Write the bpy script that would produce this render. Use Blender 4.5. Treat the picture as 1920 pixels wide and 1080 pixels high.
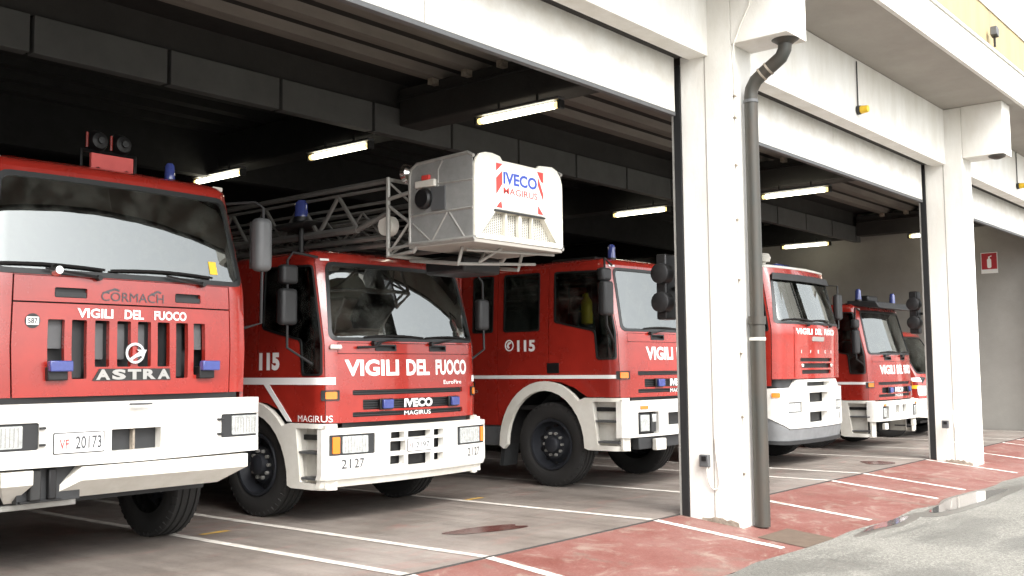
import bpy, bmesh, math, random
from mathutils import Vector, Matrix
from mathutils.geometry import delaunay_2d_cdt
for o in list(bpy.data.objects): bpy.data.objects.remove(o)
SC = bpy.context.scene
COL = SC.collection
R = math.radians
rnd = random.Random(4)

# ------------------------------------------------------------------ camera
cam_d = bpy.data.cameras.new('camera')
cam_d.sensor_width = 36.0
cam_d.lens = 1930.0 * 36 / 1920
cam_d.clip_end = 2000
cam = bpy.data.objects.new('camera', cam_d)
COL.objects.link(cam)
yaw, pit, rol = R(39.77), R(4.448), R(-0.557)
f = Vector((math.cos(yaw) * math.cos(pit), math.sin(yaw) * math.cos(pit), math.sin(pit)))
r0 = Vector((math.sin(yaw), -math.cos(yaw), 0)); u0 = r0.cross(f)
r_ = r0 * math.cos(rol) + u0 * math.sin(rol); u_ = -r0 * math.sin(rol) + u0 * math.cos(rol)
M = Matrix((r_, u_, -f)).transposed().to_4x4(); M.translation = Vector((0, 0, 1.5))
cam.matrix_world = M
SC.camera = cam

# ------------------------------------------------------------------ world, sun, exposure
SUN_EL, SUN_AZ = R(52), R(205)        # azimuth measured in the XY plane from +X... light comes from -X/-Y
world = bpy.data.worlds.new('World'); SC.world = world; world.use_nodes = True
wn = world.node_tree; wn.nodes.clear()
sky = wn.nodes.new('ShaderNodeTexSky'); sky.sky_type = 'NISHITA'; sky.sun_disc = False
SUND = Vector((-0.30, -0.78, 0.95)).normalized()          # towards the sun
sky.sun_elevation = math.asin(SUND.z); sky.sun_rotation = math.atan2(SUND.x, SUND.y)
sky.air_density = 1.0; sky.dust_density = 4.0; sky.ozone_density = 1.0
hs = wn.nodes.new('ShaderNodeHueSaturation'); hs.inputs['Saturation'].default_value = 0.12
bg = wn.nodes.new('ShaderNodeBackground'); bg.inputs['Strength'].default_value = 0.15
wo = wn.nodes.new('ShaderNodeOutputWorld')
wn.links.new(sky.outputs[0], hs.inputs['Color']); wn.links.new(hs.outputs[0], bg.inputs['Color']); wn.links.new(bg.outputs[0], wo.inputs['Surface'])
sun_d = bpy.data.lights.new('sun', 'SUN'); sun_d.energy = 0.8; sun_d.angle = R(40); sun_d.color = (1, .97, .92)
sun = bpy.data.objects.new('sun', sun_d); COL.objects.link(sun)
sun.rotation_euler = (-SUND).to_track_quat('-Z', 'Y').to_euler()
SC.view_settings.view_transform = 'Standard'; SC.view_settings.look = 'None'
SC.view_settings.gamma = 1; SC.view_settings.use_curve_mapping = False
SC.view_settings.exposure = 2.0

# ------------------------------------------------------------------ materials
MATS = {}
def mat(name, col, rough=.6, metal=0., coat=0., noise=0., nscale=6., bump=0., bscale=80., spec=.5, col2=None, emit=None, estr=0., alpha=1., ior=1.5, stretch=None):
    m = bpy.data.materials.new(name); m.use_nodes = True
    nt = m.node_tree; b = nt.nodes['Principled BSDF']
    b.inputs['Base Color'].default_value = (*col, 1); b.inputs['Roughness'].default_value = rough
    b.inputs['Metallic'].default_value = metal; b.inputs['Coat Weight'].default_value = coat; b.inputs['Coat Roughness'].default_value = .06
    b.inputs['Specular IOR Level'].default_value = spec; b.inputs['Alpha'].default_value = alpha; b.inputs['IOR'].default_value = ior
    if emit: b.inputs['Emission Color'].default_value = (*emit, 1); b.inputs['Emission Strength'].default_value = estr
    tc = nt.nodes.new('ShaderNodeTexCoord')
    src = tc.outputs['Object']
    if stretch:
        mp = nt.nodes.new('ShaderNodeMapping'); mp.inputs['Scale'].default_value = stretch
        nt.links.new(src, mp.inputs['Vector']); src = mp.outputs['Vector']
    if noise > 0:
        n = nt.nodes.new('ShaderNodeTexNoise'); n.inputs['Scale'].default_value = nscale; n.inputs['Detail'].default_value = 6; n.inputs['Roughness'].default_value = .65
        nt.links.new(src, n.inputs['Vector'])
        cr = nt.nodes.new('ShaderNodeValToRGB'); cr.color_ramp.elements[0].position = .35; cr.color_ramp.elements[1].position = .7
        c2 = col2 or tuple(c * .62 for c in col)
        k = noise
        cr.color_ramp.elements[0].color = (*[a * (1 - k) + b_ * k for a, b_ in zip(col, c2)], 1); cr.color_ramp.elements[1].color = (*col, 1)
        nt.links.new(n.outputs['Fac'], cr.inputs['Fac']); nt.links.new(cr.outputs[0], b.inputs['Base Color'])
        mr = nt.nodes.new('ShaderNodeMapRange'); mr.inputs['To Min'].default_value = min(1, rough * 1.3); mr.inputs['To Max'].default_value = rough * .85
        nt.links.new(n.outputs['Fac'], mr.inputs['Value']); nt.links.new(mr.outputs[0], b.inputs['Roughness'])
    if bump > 0:
        n2 = nt.nodes.new('ShaderNodeTexNoise'); n2.inputs['Scale'].default_value = bscale; n2.inputs['Detail'].default_value = 4
        nt.links.new(src, n2.inputs['Vector'])
        bp = nt.nodes.new('ShaderNodeBump'); bp.inputs['Strength'].default_value = bump; bp.inputs['Distance'].default_value = .01
        nt.links.new(n2.outputs['Fac'], bp.inputs['Height']); nt.links.new(bp.outputs[0], b.inputs['Normal'])
    MATS[name] = m
    return m
RED = mat('red_paint', (.35, .024, .015), .25, 0, .85, noise=.8, nscale=2.2, col2=(.24, .016, .010), spec=.5, bump=.02, bscale=5)
REDF = RED
PINK = mat('faded_red_sign', (.62, .10, .09), .6, noise=.4)
WHITE = mat('white_paint', (.74, .735, .70), .38, 0, .2, noise=.8, nscale=3.5, col2=(.56, .53, .47), bump=.03, bscale=4)
CREAM = mat('white_plastic', (.72, .70, .64), .5, noise=.6, nscale=4, col2=(.52, .49, .42))
WALL = mat('white_wall', (.80, .795, .765), .85, noise=.8, nscale=2.2, col2=(.62, .60, .54), stretch=(1, 1, .3), bump=.25, bscale=60)
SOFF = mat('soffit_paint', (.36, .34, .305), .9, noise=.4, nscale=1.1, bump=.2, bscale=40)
BLACK = mat('black_plastic', (.006, .006, .0065), .45, noise=.3)
DGREY = mat('dark_grey_plastic', (.022, .023, .024), .5, noise=.4)
GREY = mat('grey_plastic', (.095, .098, .10), .45, noise=.4)
GUN = mat('dark_metal', (.05, .05, .049), .5, .6, noise=.5)
ALU = mat('aluminium', (.40, .395, .37), .45, .4, noise=.6, nscale=9, col2=(.25, .245, .22), bump=.3, bscale=120)
ALUW = mat('bright_aluminium_sheet', (.80, .78, .70), .5, .12, noise=.7, nscale=7, col2=(.58, .55, .46), bump=.6, bscale=140)
SKG = mat('grey_skirt', (.17, .175, .178), .5, noise=.5)
LADM = mat('ladder_metal', (.20, .195, .18), .5, .3, noise=.6, nscale=6)
CHROME = mat('chrome', (.75, .75, .74), .15, 1.)
RUB = mat('tyre_rubber', (.0085, .0083, .008), .75, noise=.7, nscale=5, col2=(.017, .015, .0135), bump=.3, bscale=90)
RIMM = mat('wheel_rim', (.030, .032, .038), .38, .3, noise=.5)
GASK = mat('rubber_gasket', (.010, .011, .011), .4, noise=.2)
BLUE = mat('blue_lens', (.05, .07, .26), .15, 0, .7, noise=.5, nscale=30)
ORANGE = mat('orange_lens', (.75, .20, .02), .15, 0, .6)
LENS = mat('headlight_lens', (.62, .64, .62), .12, .3, .8, noise=.6, nscale=26, col2=(.20, .21, .21))
YEL = mat('yellow_plastic', (.80, .52, .03), .4, noise=.3)
YELP = mat('yellow_parapet', (.50, .38, .17), .85, noise=.95, nscale=1.1, col2=(.27, .22, .14), stretch=(2.5, 2.5, .35), bump=.2)
PIPEM = mat('grey_pipe_paint', (.042, .045, .040), .45, .2, noise=.8, nscale=3, col2=(.062, .048, .036), stretch=(3, 3, .6))
STEEL = mat('dark_steel_track', (.030, .031, .032), .45, .4, noise=.5, stretch=(4, 4, .4))
CONC = mat('dark_concrete', (.038, .036, .033), .9, noise=.6, nscale=1.4, bump=.3, bscale=30)
CONCW = mat('end_wall_plaster', (.32, .308, .28), .9, noise=.5, nscale=.8, bump=.3, bscale=30)
DEEPSH = mat('deep_hall_shade', (.007, .007, .0068), .9, noise=.5)  # near-black base colour paints in the shade of the deep hall
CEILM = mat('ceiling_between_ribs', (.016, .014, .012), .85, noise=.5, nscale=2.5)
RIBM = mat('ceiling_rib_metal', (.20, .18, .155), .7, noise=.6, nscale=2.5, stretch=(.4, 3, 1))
PANM = mat('pale_beam_panel', (.105, .107, .103), .8, noise=.5, nscale=2)
TUBE = mat('fluorescent_tube', (.9, .9, .85), .4, emit=(1, .94, .74), estr=3.2)
TUBE2 = mat('tube_end_glow', (.8, .7, .4), .4, emit=(1, .72, .25), estr=.6)
SIGNR = mat('sign_red', (.38, .02, .03), .5)
PLATE = mat('plate_white', (.78, .78, .76), .4)
TXW = mat('white_lettering', (.86, .86, .84), .5)
TXD = mat('dark_lettering', (.06, .06, .065), .5)
TXG = mat('grey_lettering', (.40, .39, .37), .35, .5)
TXB = mat('blue_lettering', (.03, .07, .38), .5)
TXR = mat('red_lettering', (.62, .05, .04), .5)
SEAT = mat('seat_cloth', (.03, .031, .033), .9, noise=.4)
CLOTH = mat('pale_cab_lining', (.16, .16, .15), .9)
LINE = mat('white_line_paint', (.78, .77, .73), .75, noise=1., nscale=11, col2=(.30, .24, .20), bump=.2)
LINEI = mat('indoor_line_paint', (.62, .60, .55), .7, noise=.8, nscale=5, col2=(.36, .31, .27))
LINEY = mat('yellow_line_paint', (.55, .33, .04), .75, noise=.8, nscale=9, col2=(.3, .2, .1))
FOOT = mat('grimy_footing', (.42, .37, .30), .9, noise=.9, nscale=9, col2=(.16, .13, .10), bump=.5, bscale=40)
RUST = mat('rusty_drain_iron', (.11, .078, .055), .8, .1, noise=.6, nscale=9)

def glass(name, tint, f0=.06, rough=.01):
    m = bpy.data.materials.new(name); m.use_nodes = True; nt = m.node_tree; nt.nodes.clear()
    tr = nt.nodes.new('ShaderNodeBsdfTransparent'); tr.inputs[0].default_value = (*tint, 1)
    gl = nt.nodes.new('ShaderNodeBsdfGlossy'); gl.inputs['Roughness'].default_value = rough; gl.inputs['Color'].default_value = (.95, 1, .98, 1)
    fr = nt.nodes.new('ShaderNodeFresnel'); fr.inputs['IOR'].default_value = f0
    mx = nt.nodes.new('ShaderNodeMixShader'); o = nt.nodes.new('ShaderNodeOutputMaterial')
    nt.links.new(fr.outputs[0], mx.inputs[0]); nt.links.new(tr.outputs[0], mx.inputs[1]); nt.links.new(gl.outputs[0], mx.inputs[2])
    tc = nt.nodes.new('ShaderNodeTexCoord'); nz = nt.nodes.new('ShaderNodeTexNoise'); nz.inputs['Scale'].default_value = 1.6; nz.inputs['Detail'].default_value = 2
    nt.links.new(tc.outputs['Object'], nz.inputs['Vector'])
    bp = nt.nodes.new('ShaderNodeBump'); bp.inputs['Strength'].default_value = .10; bp.inputs['Distance'].default_value = .012
    nt.links.new(nz.outputs['Fac'], bp.inputs['Height']); nt.links.new(bp.outputs[0], gl.inputs['Normal'])
    n2 = nt.nodes.new('ShaderNodeTexNoise'); n2.inputs['Scale'].default_value = 5; n2.inputs['Detail'].default_value = 7; n2.inputs['Roughness'].default_value = .7
    nt.links.new(tc.outputs['Object'], n2.inputs['Vector'])
    mr = nt.nodes.new('ShaderNodeMapRange'); mr.inputs['From Min'].default_value = .45; mr.inputs['From Max'].default_value = .75; mr.inputs['To Max'].default_value = .10
    nt.links.new(n2.outputs['Fac'], mr.inputs['Value'])
    df = nt.nodes.new('ShaderNodeBsdfDiffuse'); df.inputs['Color'].default_value = (.30, .29, .26, 1)
    m2 = nt.nodes.new('ShaderNodeMixShader'); nt.links.new(mr.outputs[0], m2.inputs[0]); nt.links.new(mx.outputs[0], m2.inputs[1]); nt.links.new(df.outputs[0], m2.inputs[2]); nt.links.new(m2.outputs[0], o.inputs[0])
    return m
WSG = glass('windscreen_glass', (.66, .70, .68), 2.6)
SIDEG = glass('side_window_glass', (.55, .60, .58), 1.45)

def floor_mat(name, kind):
    m = bpy.data.materials.new(name); m.use_nodes = True; nt = m.node_tree; b = nt.nodes['Principled BSDF']
    L = nt.links; N = nt.nodes.new
    tc = N('ShaderNodeTexCoord')
    def noise(sc, det=6, ro=.6, st=(1, 1, 1), dist=0):
        mp = N('ShaderNodeMapping'); mp.inputs['Scale'].default_value = st; L.new(tc.outputs['Object'], mp.inputs['Vector'])
        n = N('ShaderNodeTexNoise'); n.inputs['Scale'].default_value = sc; n.inputs['Detail'].default_value = det; n.inputs['Roughness'].default_value = ro; n.inputs['Distortion'].default_value = dist
        L.new(mp.outputs[0], n.inputs['Vector']); return n.outputs['Fac']
    def ramp(fac, stops):
        c = N('ShaderNodeValToRGB'); e = c.color_ramp.elements
        while len(e) < len(stops): e.new(.5)
        for k, (p, col) in enumerate(stops): e[k].position = p; e[k].color = (*col, 1)
        L.new(fac, c.inputs['Fac']); return c.outputs[0]
    def mix(fac, a, bb, mode='MIX'):
        x = N('ShaderNodeMix'); x.data_type = 'RGBA'; x.blend_type = mode
        if isinstance(fac, float): x.inputs[0].default_value = fac
        else: L.new(fac, x.inputs[0])
        for s, v in ((6, a), (7, bb)):
            if isinstance(v, tuple): x.inputs[s].default_value = (*v, 1)
            else: L.new(v, x.inputs[s])
        return x.outputs[2]
    if kind == 'garage':
        c = ramp(noise(.9, 8, .6), [(.32, (.130, .110, .096)), (.5, (.185, .160, .140)), (.66, (.235, .206, .184))])
        c = mix(ramp(noise(1.6, 5, .7, (.5, 1.6, 1), 1.2), [(.56, (0, 0, 0)), (.68, (.5, .5, .5))]), c, (.27, .125, .105))
        c = mix(ramp(noise(2.2, 6, .7, (2.2, .22, 1)), [(.46, (0, 0, 0)), (.68, (.7, .7, .7))]), c, (.088, .075, .066))
        c = mix(ramp(noise(40, 3), [(.4, (0, 0, 0)), (.8, (.35, .35, .35))]), c, (.30, .26, .23))
        rg = ramp(noise(1.7, 5, .6), [(.35, (.30, .30, .30)), (.65, (.60, .60, .60))])
        bs, bsc = .12, 60
    elif kind == 'apron':
        c = ramp(noise(1.3, 8, .62), [(.32, (.135, .040, .030)), (.5, (.160, .060, .048)), (.68, (.18, .088, .074))])
        c = mix(ramp(noise(2.6, 8, .75, (1, 1.3, 1), .8), [(.53, (0, 0, 0)), (.64, (.8, .8, .8))]), c, (.235, .175, .142))
        c = mix(ramp(noise(1.1, 5, .7, (1.3, .7, 1), .4), [(.58, (0, 0, 0)), (.70, (.75, .75, .75))]), c, (.13, .105, .082))
        c = mix(ramp(noise(55, 3), [(.5, (0, 0, 0)), (.8, (.4, .4, .4))]), c, (.32, .20, .17))
        rg = ramp(noise(2, 5), [(.35, (.45, .45, .45)), (.65, (.8, .8, .8))])
        bs, bsc = .25, 70
    else:
        c = ramp(noise(48, 5, .9), [(.38, (.048, .046, .038)), (.52, (.165, .16, .14)), (.64, (.36, .35, .31))])
        c = mix(ramp(noise(1.2, 6, .6), [(.35, (0, 0, 0)), (.7, (.35, .35, .35))]), c, (.26, .25, .22))
        wet = ramp(noise(.62, 6, .55, (.7, 1.9, 1), .6), [(.48, (0, 0, 0)), (.60, (.55, .55, .55))])
        c = mix(wet, c, (.085, .084, .075))
        rg = mix(wet, (.85, .85, .85), (.30, .30, .30))
        bs, bsc = .7, 90
    L.new(c, b.inputs['Base Color']); L.new(rg, b.inputs['Roughness'])
    bn = noise(bsc, 4); bp = N('ShaderNodeBump'); bp.inputs['Strength'].default_value = bs; bp.inputs['Distance'].default_value = .01
    L.new(bn, bp.inputs['Height']); L.new(bp.outputs[0], b.inputs['Normal'])
    return m
FLOOR = floor_mat('garage_floor_concrete', 'garage'); APRON = floor_mat('worn_red_apron_paint', 'apron'); YARD = floor_mat('coarse_grey_asphalt', 'yard')
PUD = mat('puddle_water', (.10, .10, .095), .03, 0, 0, bump=.04, bscale=14, spec=.9, ior=1.9)
DAMP = mat('damp_asphalt', (.075, .072, .062), .35, noise=.9, nscale=30, col2=(.15, .145, .13), bump=.5, bscale=60)
SPILL = mat('dark_red_damp_spill', (.085, .032, .027), .22, noise=.5, nscale=9)

# ------------------------------------------------------------------ object helpers
def finish(me, m, smooth=35):
    me.materials.append(m)
    if smooth:
        me.polygons.foreach_set('use_smooth', [True] * len(me.polygons))
        me.set_sharp_from_angle(angle=R(smooth))
def link(name, me, m, parent=None, smooth=35, bev=0):
    finish(me, m, smooth)
    o = bpy.data.objects.new(name, me); COL.objects.link(o)
    if parent: o.parent = parent
    if bev:
        b = o.modifiers.new('bevel', 'BEVEL'); b.width = bev; b.segments = 2; b.limit_method = 'ANGLE'; b.angle_limit = R(40)
    return o
def tag(o, label=None, cat=None, group=None, kind=None):
    if label: o['label'] = label
    if cat: o['category'] = cat
    if group: o['group'] = group
    if kind: o['kind'] = kind
    return o
def empty(name, loc, label, cat, group=None, rz=0):
    o = bpy.data.objects.new(name, None); COL.objects.link(o); o.location = loc; o.rotation_euler = (0, 0, rz); o.empty_display_size = .2
    return tag(o, label, cat, group)
class G:
    def __init__(s): s.v = []; s.f = []
    def add(s, v, f):
        n = len(s.v); s.v += [tuple(p) for p in v]; s.f += [tuple(i + n for i in q) for q in f]; return s
    def box(s, x0, y0, z0, x1, y1, z1):
        return s.add([(x0, y0, z0), (x1, y0, z0), (x1, y1, z0), (x0, y1, z0), (x0, y0, z1), (x1, y0, z1), (x1, y1, z1), (x0, y1, z1)],
                     [(0, 3, 2, 1), (4, 5, 6, 7), (0, 1, 5, 4), (1, 2, 6, 5), (2, 3, 7, 6), (3, 0, 4, 7)])
    def prism(s, pts, axis, a, b):       # pts 2-D, extruded along axis from a to b
        def P(p, t):
            return {'x': (t, p[0], p[1]), 'y': (p[0], t, p[1]), 'z': (p[0], p[1], t)}[axis]
        n = len(pts); v = [P(p, a) for p in pts] + [P(p, b) for p in pts]
        f_ = [tuple(range(n - 1, -1, -1)), tuple(range(n, 2 * n))] + [(i, (i + 1) % n, n + (i + 1) % n, n + i) for i in range(n)]
        return s.add(v, f_)
    def tube(s, pts, r, n=8, cap=True):
        pts = [Vector(p) for p in pts]; rings = []
        up = None
        for i, p in enumerate(pts):
            d = (pts[min(i + 1, len(pts) - 1)] - pts[max(i - 1, 0)]).normalized()
            if up is None: up = Vector((0, 0, 1)) if abs(d.z) < .9 else Vector((1, 0, 0))
            a = d.cross(up).normalized(); b = a.cross(d).normalized(); up = b
            rr = r[i] if isinstance(r, (list, tuple)) else r
            rings.append([p + (a * math.cos(t) + b * math.sin(t)) * rr for t in [2 * math.pi * k / n for k in range(n)]])
        v = [q for rg in rings for q in rg]; f_ = []
        for i in range(len(pts) - 1):
            for k in range(n): f_.append((i * n + k, i * n + (k + 1) % n, (i + 1) * n + (k + 1) % n, (i + 1) * n + k))
        if cap: f_ += [tuple(range(n - 1, -1, -1)), tuple(range((len(pts) - 1) * n, len(pts) * n))]
        return s.add(v, f_)
    def lathe(s, prof, n=32, axis='x', c=(0, 0, 0), caps=(1, 1)):     # prof: (along axis, radius)
        v = []
        for a, r in prof:
            for k in range(n):
                t = 2 * math.pi * k / n; q, w = r * math.cos(t), r * math.sin(t)
                v.append({'x': (c[0] + a, c[1] + q, c[2] + w), 'y': (c[0] + q, c[1] + a, c[2] + w), 'z': (c[0] + q, c[1] + w, c[2] + a)}[axis])
        f_ = []
        for i in range(len(prof) - 1):
            for k in range(n): f_.append((i * n + k, (i + 1) * n + k, (i + 1) * n + (k + 1) % n, i * n + (k + 1) % n))
        if caps[0]: f_.append(tuple(range(n)))
        if caps[1]: f_.append(tuple(range(len(prof) * n - 1, (len(prof) - 1) * n - 1, -1)))
        return s.add(v, f_)
    def mesh(s, name):
        me = bpy.data.meshes.new(name); me.from_pydata(s.v, [], s.f); me.update()
        bm = bmesh.new(); bm.from_mesh(me); bmesh.ops.recalc_face_normals(bm, faces=bm.faces); bm.to_mesh(me); bm.free()
        return me
    def ob(s, name, m, parent=None, bev=0, smooth=35): return link(name, s.mesh(name), m, parent, smooth, bev)
def rr(x0, z0, x1, z1, r=.02, n=4): return rpoly([(x0, z0), (x1, z0), (x1, z1), (x0, z1)], r, n)
def rpoly(P, r, n=4):
    out = []; N = len(P)
    for i in range(N):
        p = Vector(P[i]); a = Vector(P[i - 1]) - p; b = Vector(P[(i + 1) % N]) - p
        k = min(r if not isinstance(r, (list, tuple)) else r[i], a.length * .49, b.length * .49)
        if k <= 0: out.append(tuple(p)); continue
        pa = p + a.normalized() * k; pb = p + b.normalized() * k
        for j in range(n + 1):
            t = j / n; q = pa * (1 - t) ** 2 + p * 2 * t * (1 - t) + pb * t * t; out.append((q.x, q.y))
    return out
def interp(tab, z):
    if z <= tab[0][0]: return tab[0][1]
    for (a, va), (b, vb) in zip(tab, tab[1:]):
        if z <= b: return va + (vb - va) * (z - a) / (b - a)
    return tab[-1][1]
class Surf:
    """A truck front with rounded corners and sides: (s, z) -> point; s runs along the plan outline, 0 in the middle of the front."""
    def __init__(s, W, rc, bulge, L, lean=((0, 0), (1, 0)), tum=((0, 1), (1, 1)), y0=0.):
        s.W, s.L, s.lean, s.tum, s.y0 = W, L, lean, tum, y0
        pts = []
        for i in range(13): x = (W - rc) * i / 12; pts.append((x, bulge * (x / (W - rc)) ** 2))
        a0 = math.atan2(2 * bulge, W - rc)
        for i in range(1, 13):
            t = i / 12 * math.pi / 2; pts.append((W - rc + rc * math.sin(t), bulge + rc * (1 - math.cos(t))))
        pts.append((W, L)); s.pts = pts; s.cum = [0]
        for a, b in zip(pts, pts[1:]): s.cum.append(s.cum[-1] + math.hypot(b[0] - a[0], b[1] - a[1]))
    def sx(s, x):
        sg = -1 if x < 0 else 1; return sg * interp([(p[0] + 1e-6 * i, c) for i, (p, c) in enumerate(zip(s.pts, s.cum))], abs(x))
    def sy(s, y, side=-1):
        return side * (s.cum[-1] - (s.L - y))
    def xy(s, a):
        sg = -1 if a < 0 else 1; a = min(abs(a), s.cum[-1])
        for i in range(len(s.cum) - 1):
            if a <= s.cum[i + 1]:
                t = (a - s.cum[i]) / (s.cum[i + 1] - s.cum[i]); p, q = s.pts[i], s.pts[i + 1]
                return sg * (p[0] + (q[0] - p[0]) * t), p[1] + (q[1] - p[1]) * t
        return sg * s.W, s.L
    dz = 0.
    def base(s, a, z):
        x, y = s.xy(a)
        w = max(0., min(1., 1 - (y - .1) / .9))
        return Vector((x * interp(s.tum, z), s.y0 + y + interp(s.lean, z) * w, z + s.dz))
    def P(s, a, z, d=0.):
        p = s.base(a, z)
        if d == 0: return p
        e = .004; t = s.base(a + e, z) - s.base(a - e, z); q = s.base(a, z + e) - s.base(a, z - e)
        n = t.cross(q)
        return p + n.normalized() * d
def inside(p, poly):
    x, y = p; c = False; j = len(poly) - 1
    for i in range(len(poly)):
        a, b = poly[i], poly[j]
        if (a[1] > y) != (b[1] > y) and x < (b[0] - a[0]) * (y - a[1]) / (b[1] - a[1]) + a[0]: c = not c
        j = i
    return c
def densify(poly, res):
    out = []
    for i in range(len(poly)):
        a, b = poly[i], poly[(i + 1) % len(poly)]; n = max(1, int(math.hypot(b[0] - a[0], b[1] - a[1]) / res))
        for k in range(n): out.append((a[0] + (b[0] - a[0]) * k / n, a[1] + (b[1] - a[1]) * k / n))
    return out
def panel(name, sf, outline, m, parent, holes=(), d=0., th=.02, res=.07, smooth=30):
    """A bent sheet with openings laid on a Surf."""
    loops = [densify(outline, res)] + [densify(h, res) for h in holes]
    V = []; E = []
    for lp in loops:
        n = len(V); V += lp; E += [(n + i, n + (i + 1) % len(lp)) for i in range(len(lp))]
    xs = [p[0] for p in loops[0]]; zs = [p[1] for p in loops[0]]
    nx = int((max(xs) - min(xs)) / res); nz = int((max(zs) - min(zs)) / res)
    nb = len(V)
    for i in range(1, nx):
        for k in range(1, nz):
            p = (min(xs) + (max(xs) - min(xs)) * i / nx, min(zs) + (max(zs) - min(zs)) * k / nz)
            if inside(p, loops[0]) and not any(inside(p, h) for h in loops[1:]):
                if min((p[0] - q[0]) ** 2 + (p[1] - q[1]) ** 2 for q in V[:nb]) > (res * .35) ** 2: V.append(p)
    vo, _, fo, _, _, _ = delaunay_2d_cdt([Vector(p) for p in V], E, [], 0, 1e-6)
    tris = []
    for t in fo:
        c = (sum(vo[i].x for i in t) / 3, sum(vo[i].y for i in t) / 3)
        if inside(c, loops[0]) and not any(inside(c, h) for h in loops[1:]):
            a, b, cc = [vo[i] for i in t]
            if (b - a).cross(cc - a) < 0: t = (t[0], t[2], t[1])
            tris.append(tuple(t))
    ed = {}
    for t in tris:
        for i in range(3):
            e = (t[i], t[(i + 1) % 3]); ed[e] = 1
    n = len(vo)
    v = [sf.P(p.x, p.y, d) for p in vo] + [sf.P(p.x, p.y, d - th) for p in vo]
    F_ = list(tris) + [(t[0] + n, t[2] + n, t[1] + n) for t in tris]
    for (a, b) in ed:
        if (b, a) not in ed: F_.append((a, a + n, b + n, b))
    used = sorted({i for t in F_ for i in t}); mp = {k: i for i, k in enumerate(used)}
    me = bpy.data.meshes.new(name); me.from_pydata([v[i] for i in used], [], [tuple(mp[i] for i in t) for t in F_]); me.update()
    return link(name, me, m, parent, smooth)
_tc = {}
def text_mesh(body, bold=0., shear=0., sp=1.):
    key = (body, bold, shear, sp)
    if key in _tc: return _tc[key]
    cu = bpy.data.curves.new('text', 'FONT'); cu.body = body; cu.offset = bold; cu.shear = shear; cu.space_character = sp; cu.resolution_u = 3
    o = bpy.data.objects.new('text', cu); COL.objects.link(o)
    dg = bpy.context.evaluated_depsgraph_get(); me = bpy.data.meshes.new_from_object(o.evaluated_get(dg))
    v = [(a.co.x, a.co.y) for a in me.vertices]; f_ = [tuple(p.vertices) for p in me.polygons]
    bpy.data.objects.remove(o); bpy.data.meshes.remove(me)
    x0 = min(p[0] for p in v); x1 = max(p[0] for p in v); y0 = min(p[1] for p in v); y1 = max(p[1] for p in v)
    _tc[key] = ([((p[0] - x0) / (x1 - x0), (p[1] - y0) / (y1 - y0)) for p in v], f_)
    return _tc[key]
def text(sf, body, a0, z0, a1, z1, m, parent, d=.006, bold=.02, shear=0., sp=1., name='lettering'):
    v, f_ = text_mesh(body, bold, shear, sp)
    me = bpy.data.meshes.new(name); me.from_pydata([sf.P(a0 + p[0] * (a1 - a0), z0 + p[1] * (z1 - z0), d) for p in v], [], f_); me.update()
    return link(name, me, m, parent, 0)
class Flat:      # plane helper with the same interface as Surf: origin, u axis, up = z
    def __init__(s, o, u, n): s.o, s.u, s.n = Vector(o), Vector(u), Vector(n)
    def P(s, a, z, d=0.): return s.o + s.u * a + Vector((0, 0, z)) + s.n * d
    def base(s, a, z): return s.P(a, z)

# ------------------------------------------------------------------ setting: ground
def sheet(name, pts, z, m, kind='structure', res=None):
    me = bpy.data.meshes.new(name); me.from_pydata([(p[0], p[1], z(p) if callable(z) else z) for p in pts], [], [tuple(range(len(pts)))]); me.update()
    o = link(name, me, m, None, 0); o['kind'] = kind; return o
YB = 5.5
def zap(y): return -.14 * (YB - y) / (YB - 4.1)
sheet('garage_floor', [(-16, YB), (25.3, YB), (25.3, 24), (-16, 24)], 0, FLOOR)
sheet('painted_apron', [(-16, 4.02), (25.6, 4.02), (25.6, YB), (-16, YB)], lambda p: zap(p[1]), APRON)
# the yard: one sheet to the horizon, its edge against the apron slightly wavy
ed = [(x * .5 - 20, 4.03 + .035 * math.sin(x * 1.7) + rnd.uniform(-.03, .03)) for x in range(0, 121)]
me = bpy.data.meshes.new('asphalt_yard'); n = len(ed)
me.from_pydata([(x, y, -.1385 if y > 4.0 else -.139) for x, y in ed] + [(x, 0, -.139) for x, _ in ed] + [(-600, -800, -.139), (900, -800, -.139), (900, 600, -.139), (40.1, 600, -.139), (-20, 600, -.139), (-600, 600, -.139)], [],
    [(i, n + i, n + i + 1, i + 1) for i in range(n - 1)] + [tuple([2 * n, 2 * n + 1] + [2 * n - 1 - i for i in range(n)]), (2 * n + 1, 2 * n + 2, 2 * n + 3, n - 1, 2 * n - 1), (2 * n, n, 0, 2 * n + 4, 2 * n + 5)])
o = link('asphalt_yard', me, YARD, None, 0); o['kind'] = 'structure'
def blob(name, cx, cy, rx, ry, z, m, seed, rot=0., jag=.25, label=None, cat=None, n=40, stuff=False):
    rg = random.Random(seed); ph = [rg.uniform(0, 6.28) for _ in range(5)]
    pts = []
    for k in range(n):
        t = 2 * math.pi * k / n; rr_ = 1 + jag * sum(math.sin((j + 2) * t + ph[j]) / (j + 1.5) for j in range(5))
        x, y = rx * rr_ * math.cos(t), ry * rr_ * math.sin(t)
        pts.append((cx + x * math.cos(rot) - y * math.sin(rot), cy + x * math.sin(rot) + y * math.cos(rot)))
    o = sheet(name, pts, z, m)
    return o
blob('puddle_margin', 13.3, 3.80, 1.5, .30, -.136, DAMP, 3, 0, .25)
blob('puddle_margin', 10.8, 3.90, .8, .13, -.1374, DAMP, 8, 0, .25)
blob('puddle', 13.2, 3.84, 1.15, .20, -.134, PUD, 3, 0, .22)
blob('puddle', 10.75, 3.93, .55, .08, -.134, PUD, 8, 0, .2)
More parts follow.
